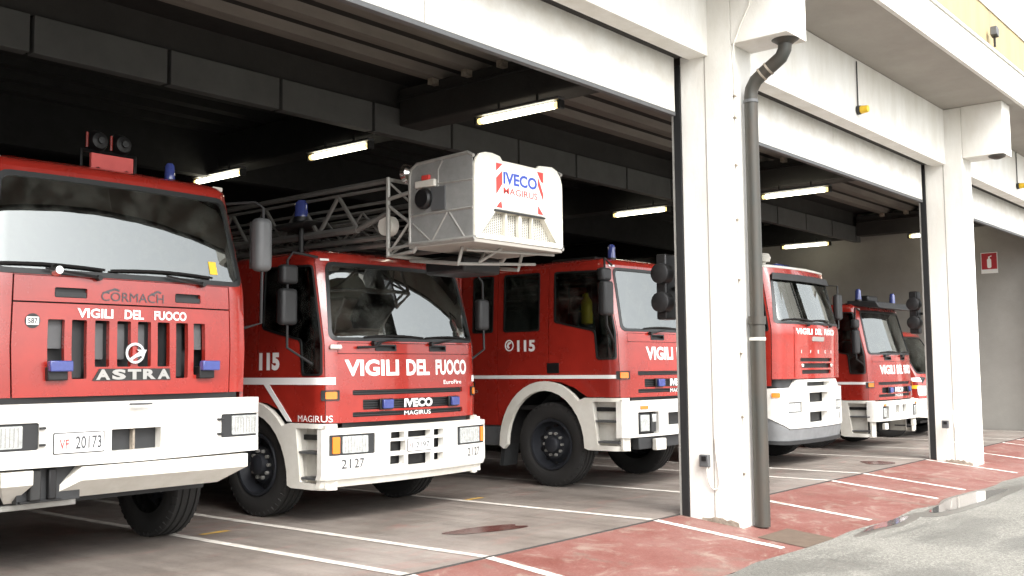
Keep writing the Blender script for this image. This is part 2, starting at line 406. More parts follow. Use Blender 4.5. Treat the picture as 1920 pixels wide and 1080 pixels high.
blob('puddle_margin', 13.6, 2.65, 1.2, .22, -.136, DAMP, 11, .1, .3)
blob('damp_spill', 7.32, 6.44, .46, .15, .004, SPILL, 5, -.22, .18)
blob('damp_spill', 15.8, 5.9, .34, .22, .004, SPILL, 6, .3, .18)
def strip(name, x, w, y0, y1, m, zf=lambda y: 0., dz=.004):
    me = bpy.data.meshes.new(name); N = 8
    v = []
    for i in range(N + 1):
        y = y0 + (y1 - y0) * i / N; v += [(x, y, zf(y) + dz), (x + w, y, zf(y) + dz)]
    me.from_pydata(v, [], [(2 * i, 2 * i + 1, 2 * i + 3, 2 * i + 2) for i in range(N)]); me.update()
    o = link(name, me, m, None, 0); o['kind'] = 'structure'; return o
LX = [-2.9 + 8 * 0, -1.9, .75, 2.75, 5.38, 6.27, 8.75, 10.85, 13.04, 14.14, 16.73, 18.8, 21.1, 22.1, 24.6]
for x in LX:
    strip('floor_line', x - .048, .096, YB + .02, 20, LINEI)
    strip('apron_line', x - .052, .104, 4.15, YB - .02, LINE, zap)
for x, y in ((5.55, 8.36), (8.80, 8.05), (2.9, 8.3)):
    o = sheet('floor_mark', [(x - .02, y - .05), (x + .28, y - .05), (x + .28, y + .03), (x - .02, y + .03)], .004, LINEY)
# joint between hall floor and apron, kept dark by a narrow open gap filled with dirt
o = G().box(-16, YB - .022, -.02, 25.3, YB + .012, .003).ob('floor_joint', CONC, None, smooth=0); o['kind'] = 'structure'
sheet('iron_drain_cover', [(8.95, 4.02), (9.6, 4.02), (9.6, 4.5), (8.95, 4.5)], lambda p: zap(p[1]) + .005, RUST)

# ------------------------------------------------------------------ the fire station
PX = [-13.8, -6.25, 1.3, 9.22, 16.88, 24.75]
st = empty('fire_station', (0, YB, 0), 'long white fire station with open vehicle bays, concrete piers and yellow roof parapet', 'building')
st.location = (0, 0, 0)
def S(name, g, m, bev=0, smooth=0, parent=None): return g.ob(name, m, parent or st, bev, smooth)
S('ceiling_slab', G().box(-16, 5.75, 5.25, 25.4, 9.8, 5.7), CEILM)
S('ceiling_slab', G().box(-16, 9.8, 5.25, 25.4, 24, 5.7), DEEPSH)  # same slab behind the panel band, blackened to stand for shade
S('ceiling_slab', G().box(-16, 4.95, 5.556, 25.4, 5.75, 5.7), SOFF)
# ribs of the ceiling, run along the front
y = 6.05
while y < 16:
    if not 9.45 < y < 10.15:
        g = G().prism([(y - .14, 5.249), (y - .095, 5.15), (y + .095, 5.15), (y + .14, 5.249)], 'x', -16, 25.2)
        S('ceiling_rib', g, RIBM if y < 9.5 else DEEPSH)  # ribs farther in get the painted shade instead of rib metal
    y += .57
S('back_wall', G().box(-16, 22, 0, 25.1, 22.3, 5.249), DEEPSH)
S('end_wall', G().box(25.1, 5.3, -.15, 25.4, 24, 5.24), CONCW)
S('end_wall', G().box(-16.3, 5.3, -.15, -16, 24, 5.24), CONCW)
# cross beams over the pillars, and the pale panel band
for px in PX:
    S('cross_beam', G().box(px + .02, 5.76, 4.66, px + .42, 9.58, 5.148), CONC, .02)
    S('cross_beam', G().box(px + .02, 9.78, 4.62, px + .42, 21.9, 5.148), DEEPSH, .02)  # rear length of the beam, its shade put into the colour
    S('inner_column', G().box(px + .0, 14.9, 0, px + .45, 15.35, 4.61), DEEPSH, .02)
x = -15.9; k = 0
bp_me = None
while x < 24.9:
    o = S('beam_panel', G().box(x, 9.6, 4.53, x + 1.41, 9.74, 4.90), PANM, .006); x += 1.455
for px in PX:
    for k in range(6):
        S('rib_clip', G().box(px - .10, 6.05 + .57 * k - .04, 5.07, px + .018, 6.05 + .57 * k + .04, 5.149), FOOT)
    S('service_pipe', G().tube([(px - .05, 5.8, 4.98), (px - .05, 9.55, 4.98)], .022, 8), GUN)
S('band_rail', G().box(-16, 9.66, 4.905, 25.1, 9.76, 5.249), CONC)
S('band_rail', G().box(-16, 13.6, 4.5, 25.1, 13.8, 5.249), DEEPSH)
# roof edge
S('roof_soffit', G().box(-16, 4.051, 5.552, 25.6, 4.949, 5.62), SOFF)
S('roof_fascia', G().box(-16.02, 3.99, 5.55, 25.62, 4.049, 6.03), WALL, .006)
S('roof_flashing', G().box(-16.04, 3.965, 6.032, 25.64, 4.28, 6.075), CREAM, .004)
S('roof_gutter', G().box(-16.04, 4.0, 6.077, 25.64, 4.28, 6.12), GUN)
S('roof_parapet', G().box(-16.04, 4.30, 6.08, 25.64, 4.5, 7.02), YELP, .01)
S('parapet_cap', G().box(-16.06, 4.28, 7.021, 25.66, 4.52, 7.05), CREAM)
S('roof', G().box(-16, 4.51, 5.71, 25.6, 24, 5.9), CONC)
# pillars
for i, px in enumerate(PX):
    g = G(); g.prism([(px, 4.78), (px + .44, 4.78), (px + .44, 5.37), (px, 5.37)], 'z', -.2, 5.55)
    p = S('pillar', g, WALL, .012)
    S('bracket', G().box(px - .001, 4.17, 4.73, px + .441, 4.779, 5.551), WALL, .008, parent=p)
    S('pillar_joint', G().box(px - .003, 5.075, 0, px + .01, 5.087, 4.66), SOFF, parent=p)
    # chipped, dirty footing
    rg = random.Random(20 + i); pts = [(4.82, zap(4.82) - .05)]
    pts += [(4.82 + .4 * t / 9, zap(4.82 + .4 * t / 9) + .025 + .03 * math.sin(t * .35) + rg.uniform(-.015, .015)) for t in range(10)] + [(5.22, zap(5.22) - .05)]
    S('footing', G().prism(pts, 'x', px - .014, px), FOOT, parent=p)
    S('door_jamb', G().box(px - .006, 5.371, -.01, px + .446, 5.455, 4.63), STEEL, .004, parent=p)
    S('track', G().box(px - .006, 5.457, 0, px + .03, 5.478, 4.5), ALU, parent=p)
# lintel, one length per bay
for a, b in zip(PX, PX[1:]):
    S('lintel', G().box(a + .44, 5.04, 4.66, b, 5.26, 5.551), WALL, .006)
    S('lintel_filler', G().box(a + .46, 5.262, 4.70, b - .02, 5.75, 5.54), CONC)
S('lintel', G().box(-16, 5.04, 4.66, PX[0], 5.26, 5.551), WALL, .006)

# sectional doors, each rolled up and showing its lowest panel
labs = ['second raised white door beyond the left edge of the frame', 'raised white door of the bay just left of the frame',
        'raised white door panel over the crane truck and ladder truck', 'raised white door panel in the bay right of the first pier', 'raised white door panel in the far bay by the end wall']
for i, (a, b) in enumerate(zip(PX, PX[1:])):
    if i == 0: continue
    a_ = a + .5; b_ = b - .06
    t = empty('garage_door', ((a_ + b_) / 2, 5.4, 4.1), labs[i] if i != 1 else 'raised white door of the bay beyond the left edge', 'garage door', 'raised bay doors')
    w = (b_ - a_) / 2; sm = .0
    seams = [-w, -w + (b_ - a_) * .5, w]
    for s0, s1 in zip(seams, seams[1:]):
        G().box(s0 + .004, 0, .03, s1 - .004, .05, .64).ob('door_panel', WHITE, t, .004)
    G().box(-w, -.004, -.012, w, .054, .028).ob('bottom_rail', GREY, t, .003)
    

# strip lights
def tube_light(x, y, z, label):
    t = empty('strip_light', (x, y, z), label, 'strip light', 'strip lights under the cross beams')
    G().box(-.06, -.64, .055, .06, .64, .09).ob('housing', GREY, t, .01)
    G().tube([(0, -.54, .0), (0, .54, .0)], .037, 10).ob('tube', TUBE, t)
    for s_ in (-1, 1): G().tube([(0, s_ * .541, 0), (0, s_ * .60, 0)], .036, 10).ob('tube_end', TUBE2, t)
    for s_ in (-1, 1): G().box(-.05, s_ * .625 - .02, -.05, .05, s_ * .625 + .02, .05).ob('end_cap', DGREY, t, .01)
    G().box(-.012, -.3, .09, .012, -.28, .18).ob('hanger', GUN, t); G().box(-.012, .28, .09, .012, .3, .18).ob('hanger', GUN, t)
cols = {3: 'left of the first pier', 4: 'seen between the two piers', 5: 'by the end wall', 2: 'beyond the left edge'}
rows = {0: 'nearest the doors', 1: 'in the second row', 2: 'in the third row'}
where = {(3, 0): 'lit strip light on the nearest cross beam, above the basket', (3, 1): 'lit strip light above the raised ladder, middle of the three on its beam', (3, 2): 'lit strip light just above the right roof corner of the crane truck',
         (4, 0): 'lit strip light right of the downpipe, above the domed truck', (4, 1): 'lit strip light touching the left edge of the first pier', (4, 2): 'lit strip light deep in the hall, hidden behind the first pier',
         (5, 0): 'lit strip light end above the extinguisher sign', (5, 1): 'lit strip light just above the domed fire engine', (5, 2): 'lit strip light farthest back by the end wall'}
for pi in (3, 4, 5):
    for ri, yy in enumerate((7.46, 10.6, 13.4)):
        tube_light({3: 9.10, 4: 16.6, 5: 24.1}[pi] + .0, yy, 4.45, where[(pi, ri)])

# yellow warning lamps on the lintel
for x, z, lb in ((13.22, 4.85, 'yellow lamp on its conduit on the lintel of the middle bay'), (21.2, 4.88, 'yellow lamp on its conduit at the right edge of the photo')):
    t = empty('warning_lamp', (x, 5.03, z), lb, 'lamp', 'yellow lamps on the lintel')
    G().lathe([(-.10, .0), (-.10, .045), (-.02, .055), (0, .05)], 16, 'y', (0, -.04, 0)).ob('lens', YEL, t)
    G().lathe([(0, .06), (.045, .06)], 16, 'y', (0, -.04, 0)).ob('collar', DGREY, t)
    G().tube([(0, -.005, .06), (0, -.005, .66)], .009, 6).ob('conduit', GUN, t)

# downpipe on the first visible pillar
t = empty('downpipe', (9.43, 4.68, -.07), 'dark grey downpipe with swan neck in front of the first pier', 'drainpipe')
pth = [(0, 0, .0), (0, 0, 1.0), (0, 0, 2.02)]
G().tube(pth, .076, 16).ob('lower_pipe', PIPEM, t)
neck = [(0, 0, 2.0), (0, 0, 4.28), (0, -.012, 4.36), (.0, -.06, 4.44), (.01, -.15, 4.51), (.02, -.24, 4.57), (.02, -.33, 4.63), (.02, -.37, 4.70), (.02, -.38, 4.79)]
G().tube(neck, .068, 16).ob('upper_pipe', PIPEM, t)
G().lathe([(4.755, .075), (4.775, .10), (4.798, .135)], 20, 'z', (.02, -.38, 0)).ob('funnel', PIPEM, t)
G().lathe([(1.98, .087), (2.06, .087)], 20, 'z').ob('socket_joint', PIPEM, t)
G().lathe([(1.82, .082), (1.85, .082)], 20, 'z').ob('pipe_clamp', CREAM, t)
G().lathe([(4.22, .074), (4.25, .074)], 20, 'z').ob('pipe_clamp', GREY, t)
for a_, b_ in ((4, 5),):
    p0, p1 = Vector(neck[4]), Vector(neck[5]); q = (p0 + p1) / 2; dd = (p1 - p0).normalized() * .01
    G().tube([q - dd, q + dd], .0745, 14).ob('band', FOOT, t); q = p0 + dd * -3
    G().tube([q - dd, q + dd], .0745, 14).ob('band', FOOT, t)
t = empty('roof_outlet', (17.0, 4.3, 4.7), 'dark roof outlet under the bracket of the second pier', 'drain outlet')
G().lathe([(-.03, .05), (0, .12), (.028, .13)], 18, 'z').ob('collar', PIPEM, t)

# thin conduit with clips on the front of the first pillar
t = empty('cable_conduit', (9.22, 4.76, 0), 'thin pale conduit with small clips beside the downpipe', 'conduit')
G().tube([(0.03, .005, .05), (0.03, .005, 4.3), (.02, .0, 4.5), (-.012, -.02, 4.72), (-.012, -.10, 4.9), (-.012, -.2, 5.08), (-.012, -.24, 5.3), (-.012, -.25, 5.5)], .009, 6).ob('conduit_tube', CREAM, t)
for z in (.45, 1.0, 1.62, 2.35, 2.95, 3.5, 3.98, 4.2): G().box(.008, -.010, z - .009, .045, .018, z + .009).ob('clip', FOOT, t)

# sockets with a hanging cable loop, on both pillars
for px, lb in ((9.22, 'small grey socket with hanging cable loop low on the first pier'), (16.78, 'small grey socket with hanging cable loop low on the second pier')):
    t = empty('wall_socket', (px, 5.17, .56), lb, 'socket', 'sockets low on the piers')
    G().box(-.055, -.05, -.06, -.002, .05, .06).ob('socket_box', GREY, t, .006)
    G().box(-.062, -.03, 0, -.056, .02, .045).ob('socket_cover', BLACK, t)
    pts = [(-.03, -.03, -.05)] + [(-.02, -.09 - .055 * math.cos(a), -.22 - .09 * math.sin(a)) for a in [math.pi + math.pi * -k_ / 8 for k_ in range(9)][::1]] + [(-.012, -.13, .1), (-.01, -.11, .24)]
    pts = [(-.03, -.02, -.05), (-.03, -.03, -.15), (-.02, -.05, -.24), (-.015, -.09, -.28), (-.012, -.13, -.27), (-.01, -.15, -.22), (-.01, -.14, -.08), (-.01, -.12, .06), (-.01, -.11, .22)]
    G().tube(pts, .009, 6).ob('cable', CREAM, t)

# two-lamp signal behind each jamb
for px, lb in ((9.22, 'black two-lamp signal beside the first pier, in front of the windscreen'), (16.95, 'black two-lamp signal beside the second pier, above the small red van')):
    t = empty('bay_signal', (px + .10, 5.64, 2.32), lb, 'signal light', 'two-lamp signals on the jambs')
    G().box(-.06, -.03, -.33, .14, .10, .36).ob('signal_case', BLACK, t, .02)
    for s_ in (-1, 1):
        G().lathe([(-.13, .09), (-.12, .105), (-.02, .115), (0, .11)], 20, 'x', (0.0, .02, s_ * .15)).ob('hood', BLACK, t)
        G().lathe([(-.10, .0), (-.10, .05), (-.08, .08), (-.06, .085)], 16, 'x', (0.0, .02, s_ * .15)).ob('signal_lens', DGREY, t)
    G().box(.10, -.06, -.02, .2, -.03, .02).ob('signal_arm', GUN, t)

# extinguisher sign on the end wall
t = empty('extinguisher_sign', (25.09, 6.62, 3.80), 'red square fire extinguisher sign with white strip on the end wall', 'sign')
G().box(-.008, -.18, -.24, 0, .18, .24).ob('sign_board', PLATE, t)
G().box(-.012, -.165, -.145, -.0085, .165, .225).ob('red_field', SIGNR, t)
gx = G()
gx.prism(rr(-.045, -.12, .045, .10, .04), 'x', -.016, -.0125); gx.prism([(-.015, .10), (.015, .10), (.02, .14), (-.05, .17), (-.06, .15), (-.015, .13)], 'x', -.016, -.0125)
gx.ob('extinguisher_symbol', TXW, t, smooth=0)
# floodlight on the parapet
t = empty('floodlight', (16.75, 4.24, 6.46), 'small grey floodlight standing before the yellow parapet', 'floodlight')
G().prism([(-.07, .09), (.05, .06), (.07, .20), (-.05, .23)], 'y', -.10, .0).ob('lamp_head', GREY, t, .01); G().box(-.012, -.06, -.09, .012, -.03, .12).ob('stand', GUN, t)

# ------------------------------------------------------------------ vehicles
def P2(sf, pts): return [(sf.sx(x), z) for x, z in pts]
def SD(sf, pts, side=-1): 
    q = [(sf.sy(y, side), z) for y, z in pts]
    return q
def rx(sf, x0, z0, x1, z1, r=.015): return rr(sf.sx(x0), z0, sf.sx(x1), z1, r)
def tyre(root, x, y, rad=.53, w=.28, out=-1, name='wheel'):
    c = (x, y, rad); h = w / 2
    pr = [(-h * .78, rad * .60), (-h * .97, rad * .66), (-h * 1.03, rad * .80), (-h * .98, rad * .90), (-h * .86, rad * .985), (-h * .80, rad)]
    for g_ in (-.5, 0, .5): pr += [(h * g_ - .012, rad), (h * g_ - .008, rad - .014), (h * g_ + .008, rad - .014), (h * g_ + .012, rad)]
    pr += [(-a, r) for a, r in pr[5::-1]]
    o = G().lathe(pr, 48, 'x', c, (0, 0)).ob(name, RUB, root)
    s = out
    pf = [(s * h * .80, rad * .615), (s * h * .98, rad * .60), (s * h * .95, rad * .555), (s * h * .30, rad * .53), (s * h * .0, rad * .47), (s * h * .28, rad * .36), (s * h * .45, rad * .34), (s * h * .45, rad * .215), (s * h * .90, rad * .19), (s * h * 1.0, rad * .15), (s * h * 1.02, .001)]
    G().lathe(pf, 32, 'x', c, (0, 1)).ob('rim', RIMM, o)
    g = G()
    for k in range(10):
        a = 2 * math.pi * k / 10; yy, zz = y + math.cos(a) * rad * .265, rad + math.sin(a) * rad * .265
        g.tube([(x + s * h * .42, yy, zz), (x + s * h * .68, yy, zz)], .019, 6)
    q = g.ob('wheel_nuts', ALU, o); q['kind'] = 'stuff'
    g = G()
    for k in range(10):
        a = 2 * math.pi * (k + .5) / 10; yy, zz = y + math.cos(a) * rad * .43, rad + math.sin(a) * rad * .43
        g.tube([(x + s * h * .0, yy, zz), (x + s * h * .16, yy, zz)], .032, 10)
    q = g.ob('rim_holes', BLACK, o); q['kind'] = 'stuff'
    g = G()      # lateral tread cuts along both shoulders
    for k in range(44):
        a = 2 * math.pi * k / 44
        for sh in (-1, 1):
            ca, sa = math.cos(a), math.sin(a)
            g.tube([(x + sh * h * .80, y + ca * (rad + .001), rad + sa * (rad + .001)), (x + sh * h * .99, y + ca * rad * .93, rad + sa * rad * .93)], .007, 4)
    q = g.ob('tread_blocks', RUB, o); q['kind'] = 'stuff'
    return o
def roof(root, sf, zt, m, name='roof', rings=((0, 0), (.015, .035), (.05, .065), (.12, .088), (.3, .10)), L=None):
    S0 = sf.cum[-1]; N = 56; ss = [-S0 + 2 * S0 * i / N for i in range(N + 1)]
    ss = sorted(set([round(a, 4) for a in ss] + [round(k * c, 4) for c in sf.cum for k in (-1, 1)]))
    v = []; f_ = []; n = len(ss)
    for d, hgt in rings:
        for a in ss:
            p = sf.P(a, zt, 0); q = sf.P(a, zt, -d) if d else p; v.append((q.x, min(q.y, sf.L), p.z + hgt))
    for i in range(len(rings) - 1):
        for k in range(n - 1): f_.append((i * n + k, i * n + k + 1, (i + 1) * n + k + 1, (i + 1) * n + k))
    f_.append(tuple(range((len(rings) - 1) * n, len(rings) * n)))
    f_.append(tuple([i * n for i in range(len(rings))] + [i * n + n - 1 for i in range(len(rings) - 1, -1, -1)]))
    return G().add(v, f_).ob(name, m, root, smooth=40)
def windscreen(root, sf, q, r=.07, gas=.035, d=-.006):
    """q: outer corner points (x, z) of the rubber; returns the opening polygon for the shell."""
    out = rpoly(P2(sf, q), r); cx = sum(p[0] for p in q) / 4; cz = sum(p[1] for p in q) / 4
    qi = [(x - gas * (1 if x > cx else -1), z - gas * (1 if z > cz else -1)) for x, z in q]
    inn = rpoly(P2(sf, qi), r * .8)
    panel('windscreen_gasket', sf, out, GASK, root, [inn], d=.007, th=.03)
    g = panel('windscreen', sf, rpoly(P2(sf, [(x + .008 * (1 if x > cx else -1), z + .008 * (1 if z > cz else -1)) for x, z in qi]), r * .8), WSG, root, d=d, th=.004, res=.05, smooth=60)
    return out
def side_window(root, sf, poly, side, name='side_window', gas=.022, r=.04, glassm=SIDEG):
    cy = sum(p[0] for p in poly) / len(poly); cz = sum(p[1] for p in poly) / len(poly)
    out = rpoly(SD(sf, poly, side), r)
    def inset(p, k):
        # move edges inward by k
        n = len(p); A = sum(p[i][0] * p[(i + 1) % n][1] - p[(i + 1) % n][0] * p[i][1] for i in range(n)); sg = 1 if A > 0 else -1; q = []
        for i in range(n):
            a, b, c = Vector(p[i - 1]), Vector(p[i]), Vector(p[(i + 1) % n])
            e1 = (b - a).normalized(); e2 = (c - b).normalized(); n1 = Vector((-e1.y, e1.x)) * sg; n2 = Vector((-e2.y, e2.x)) * sg
            bis = (n1 + n2); den = 1 + n1.dot(n2); q.append(tuple(b + bis * (k / max(.3, den))))
        return q
    inn = rpoly(SD(sf, inset(poly, gas), side), r * .8)
    fr = panel('window_frame', sf, out, GASK, root, [inn], d=.006, th=.022)
    panel(name, sf, rpoly(SD(sf, inset(poly, gas - .006), side), r * .8), glassm, root, d=-.004, th=.003)
    return out
def seats(root, W, zf, dz=0, yb=.95):
    for x, nm in ((-.52, 's'), (.52, 's')):
        G().prism([(yb - .55, zf), (yb, zf - .02), (yb, zf + .12), (yb - .55, zf + .14)], 'x', x - .24, x + .24).ob('seat', SEAT, root, .03)
        G().prism([(yb, zf), (yb + .12, zf), (yb + .24, zf + .72), (yb + .10, zf + .74)], 'x', x - .23, x + .23).ob('seat_back', SEAT, root, .04)
        G().prism([(yb + .12, zf + .76), (yb + .22, zf + .76), (yb + .24, zf + .94), (yb + .14, zf + .95)], 'x', x - .13, x + .13).ob('headrest', DGREY, root, .03)
def interior(root, sf, W, zb, L, zt, back=True, wheelx=-.5):
    z = zb + sf.dz
    G().prism([(.16, z - .35), (.14, z - .03), (.22, z + .005), (.46, z - .01), (.55, z - .12), (.56, z - .35)], 'x', -W + .08, W - .08).ob('dashboard', DGREY, root, .02)
    seats(root, W, z - .42)
    g = G(); c = Vector((wheelx, .72, z + .02)); a = Vector((1, 0, 0)); b = Vector((0, .55, .83)).normalized()
    g.tube([c + (a * math.cos(t) + b * math.sin(t)) * .22 for t in [2 * math.pi * k / 24 for k in range(25)]], .015, 6)
    g.tube([c, c + Vector((0, -.25, -.2))], .03, 6); g.tube([c - a * .22, c + a * .22], .014, 5)
    g.ob('steering_wheel', BLACK, root)
    if back: G().box(-W + .03, L - .045, z - .9, W - .03, L - .012, zt + sf.dz + .06).ob('cab_rear_wall', CLOTH, root)
    G().box(-W + .04, .2, z - .95, W - .04, L - .05, z - .9).ob('cab_floor', BLACK, root)
    for x in (-.5, .5): G().box(x - .3, .30 + interp(sf.lean, zt - .1), zt + sf.dz - .16, x + .3, .34 + interp(sf.lean, zt - .1), zt + sf.dz - .02).ob('sun_visor', GREY, root, .01)
def mirror(root, arm, heads, m=DGREY):
    """arm: polyline; heads: (x, y, z, w, d, h)"""
    o = G().tube(arm, .014, 8).ob('mirror_arm', BLACK, root)
    for x, y, z, w, d, h in heads:
        q = G().box(x - w / 2, y - d / 2, z - h / 2, x + w / 2, y + d / 2, z + h / 2).ob('mirror', m, root, min(w, d, h) * .38)
        q.modifiers[0].segments = 4
        G().box(x - w * .42, y + d / 2 + .001, z - h * .44, x + w * .42, y + d / 2 + .004, z + h * .44).ob('mirror_glass', CHROME, q)
def wiper(root, sf, x0, z0, x1, z1, k=.55):
    """arm from pivot (x0, z0), blade lying around (x1, z1)"""
    p0 = sf.P(sf.sx(x0), z0, .03); p1 = sf.P(sf.sx(x1), z1, .045)
    o = G().tube([p0, p0 * .7 + p1 * .3 + Vector((0, -.02, .0)), p1], [.014, .011, .007], 6).ob('wiper', BLACK, root)
    dx = k / 2
    pts = [sf.P(sf.sx(x1 - dx + k * t / 8), z1 + .02 + .02 * math.sin(t / 8 * 3.1), .016) for t in range(9)]
    G().tube(pts, .011, 5).ob('wiper_blade', BLACK, o)
    G().lathe([(-.02, .02), (.02, .024)], 10, 'y', tuple(p0)).ob('wiper_pivot', BLACK, o)
def beacon(root, x, y, z, r=.05, h=.17, base=.03):
    o = G().lathe([(0, r * 1.15), (base, r * 1.1)], 16, 'z', (x, y, z)).ob('beacon_base', BLACK, root)
    G().lathe([(base, r), (h * .85, r * .92), (h, r * .6)], 20, 'z', (x, y, z)).ob('beacon_lens', BLUE, o)
def lamp_box(root, sf, x0, z0, x1, z1, m, d0=0., d1=.05, name='lamp', bev=.008):
    cs = [(x0, z0), (x1, z0), (x1, z1), (x0, z1)]
    v = [sf.P(sf.sx(x), z, d) for d in (d0, d1) for x, z in cs]
    return G().add(v, [(0, 1, 2, 3), (4, 5, 6, 7), (0, 1, 5, 4), (1, 2, 6, 5), (2, 3, 7, 6), (3, 0, 4, 7)]).ob(name, m, root, bev)
def headlight(root, sf, x0, z0, x1, z1, lens0, lens1, orange=None, d=-.015, frame=DGREY):
    o = panel('headlight', sf, rx(sf, x0, z0, x1, z1, .015), frame, root, d=d, th=.03)
    panel('headlight_lens', sf, rx(sf, lens0, z0 + .018, lens1, z1 - .018, .012), LENS, o, d=d + .010, th=.012)
    g = G()
    n = 9
    for i in range(1, n):
        x = lens0 + (lens1 - lens0) * i / n; g.tube([sf.P(sf.sx(x), z0 + .03, d + .012), sf.P(sf.sx(x), z1 - .03, d + .012)], .0035, 4)
    g.ob('lens_ribs', CHROME, o)
    if orange: panel('indicator', sf, rx(sf, orange[0], z0 + .02, orange[1], z1 - .02, .01), ORANGE, o, d=d + .012, th=.014)
    return o
def chassis(root, L, W, bodyz=.5, axles=(), rad=.53):
    g = G()
    for s in (-1, 1): g.box(s * .38 - .05, .25, .62, s * .38 + .05, L, .88)
    g.box(-W + .25, .35, .50, W - .25, 1.0, .75)
    g.box(-.9, axles[0] - .06, rad - .07, .9, axles[0] + .06, rad + .07)
    g.ob('chassis', BLACK, root)
    for i, a in enumerate(axles):
        for s in (-1, 1):
            if i == 0: tyre(root, s * (W - .16), a, rad, .28, s)
            else:
                tyre(root, s * (W - .20), a, rad, .30, s)
        if i: g2 = G().box(-.9, a - .07, rad - .08, .9, a + .07, rad + .08).ob('rear_axle', BLACK, root)

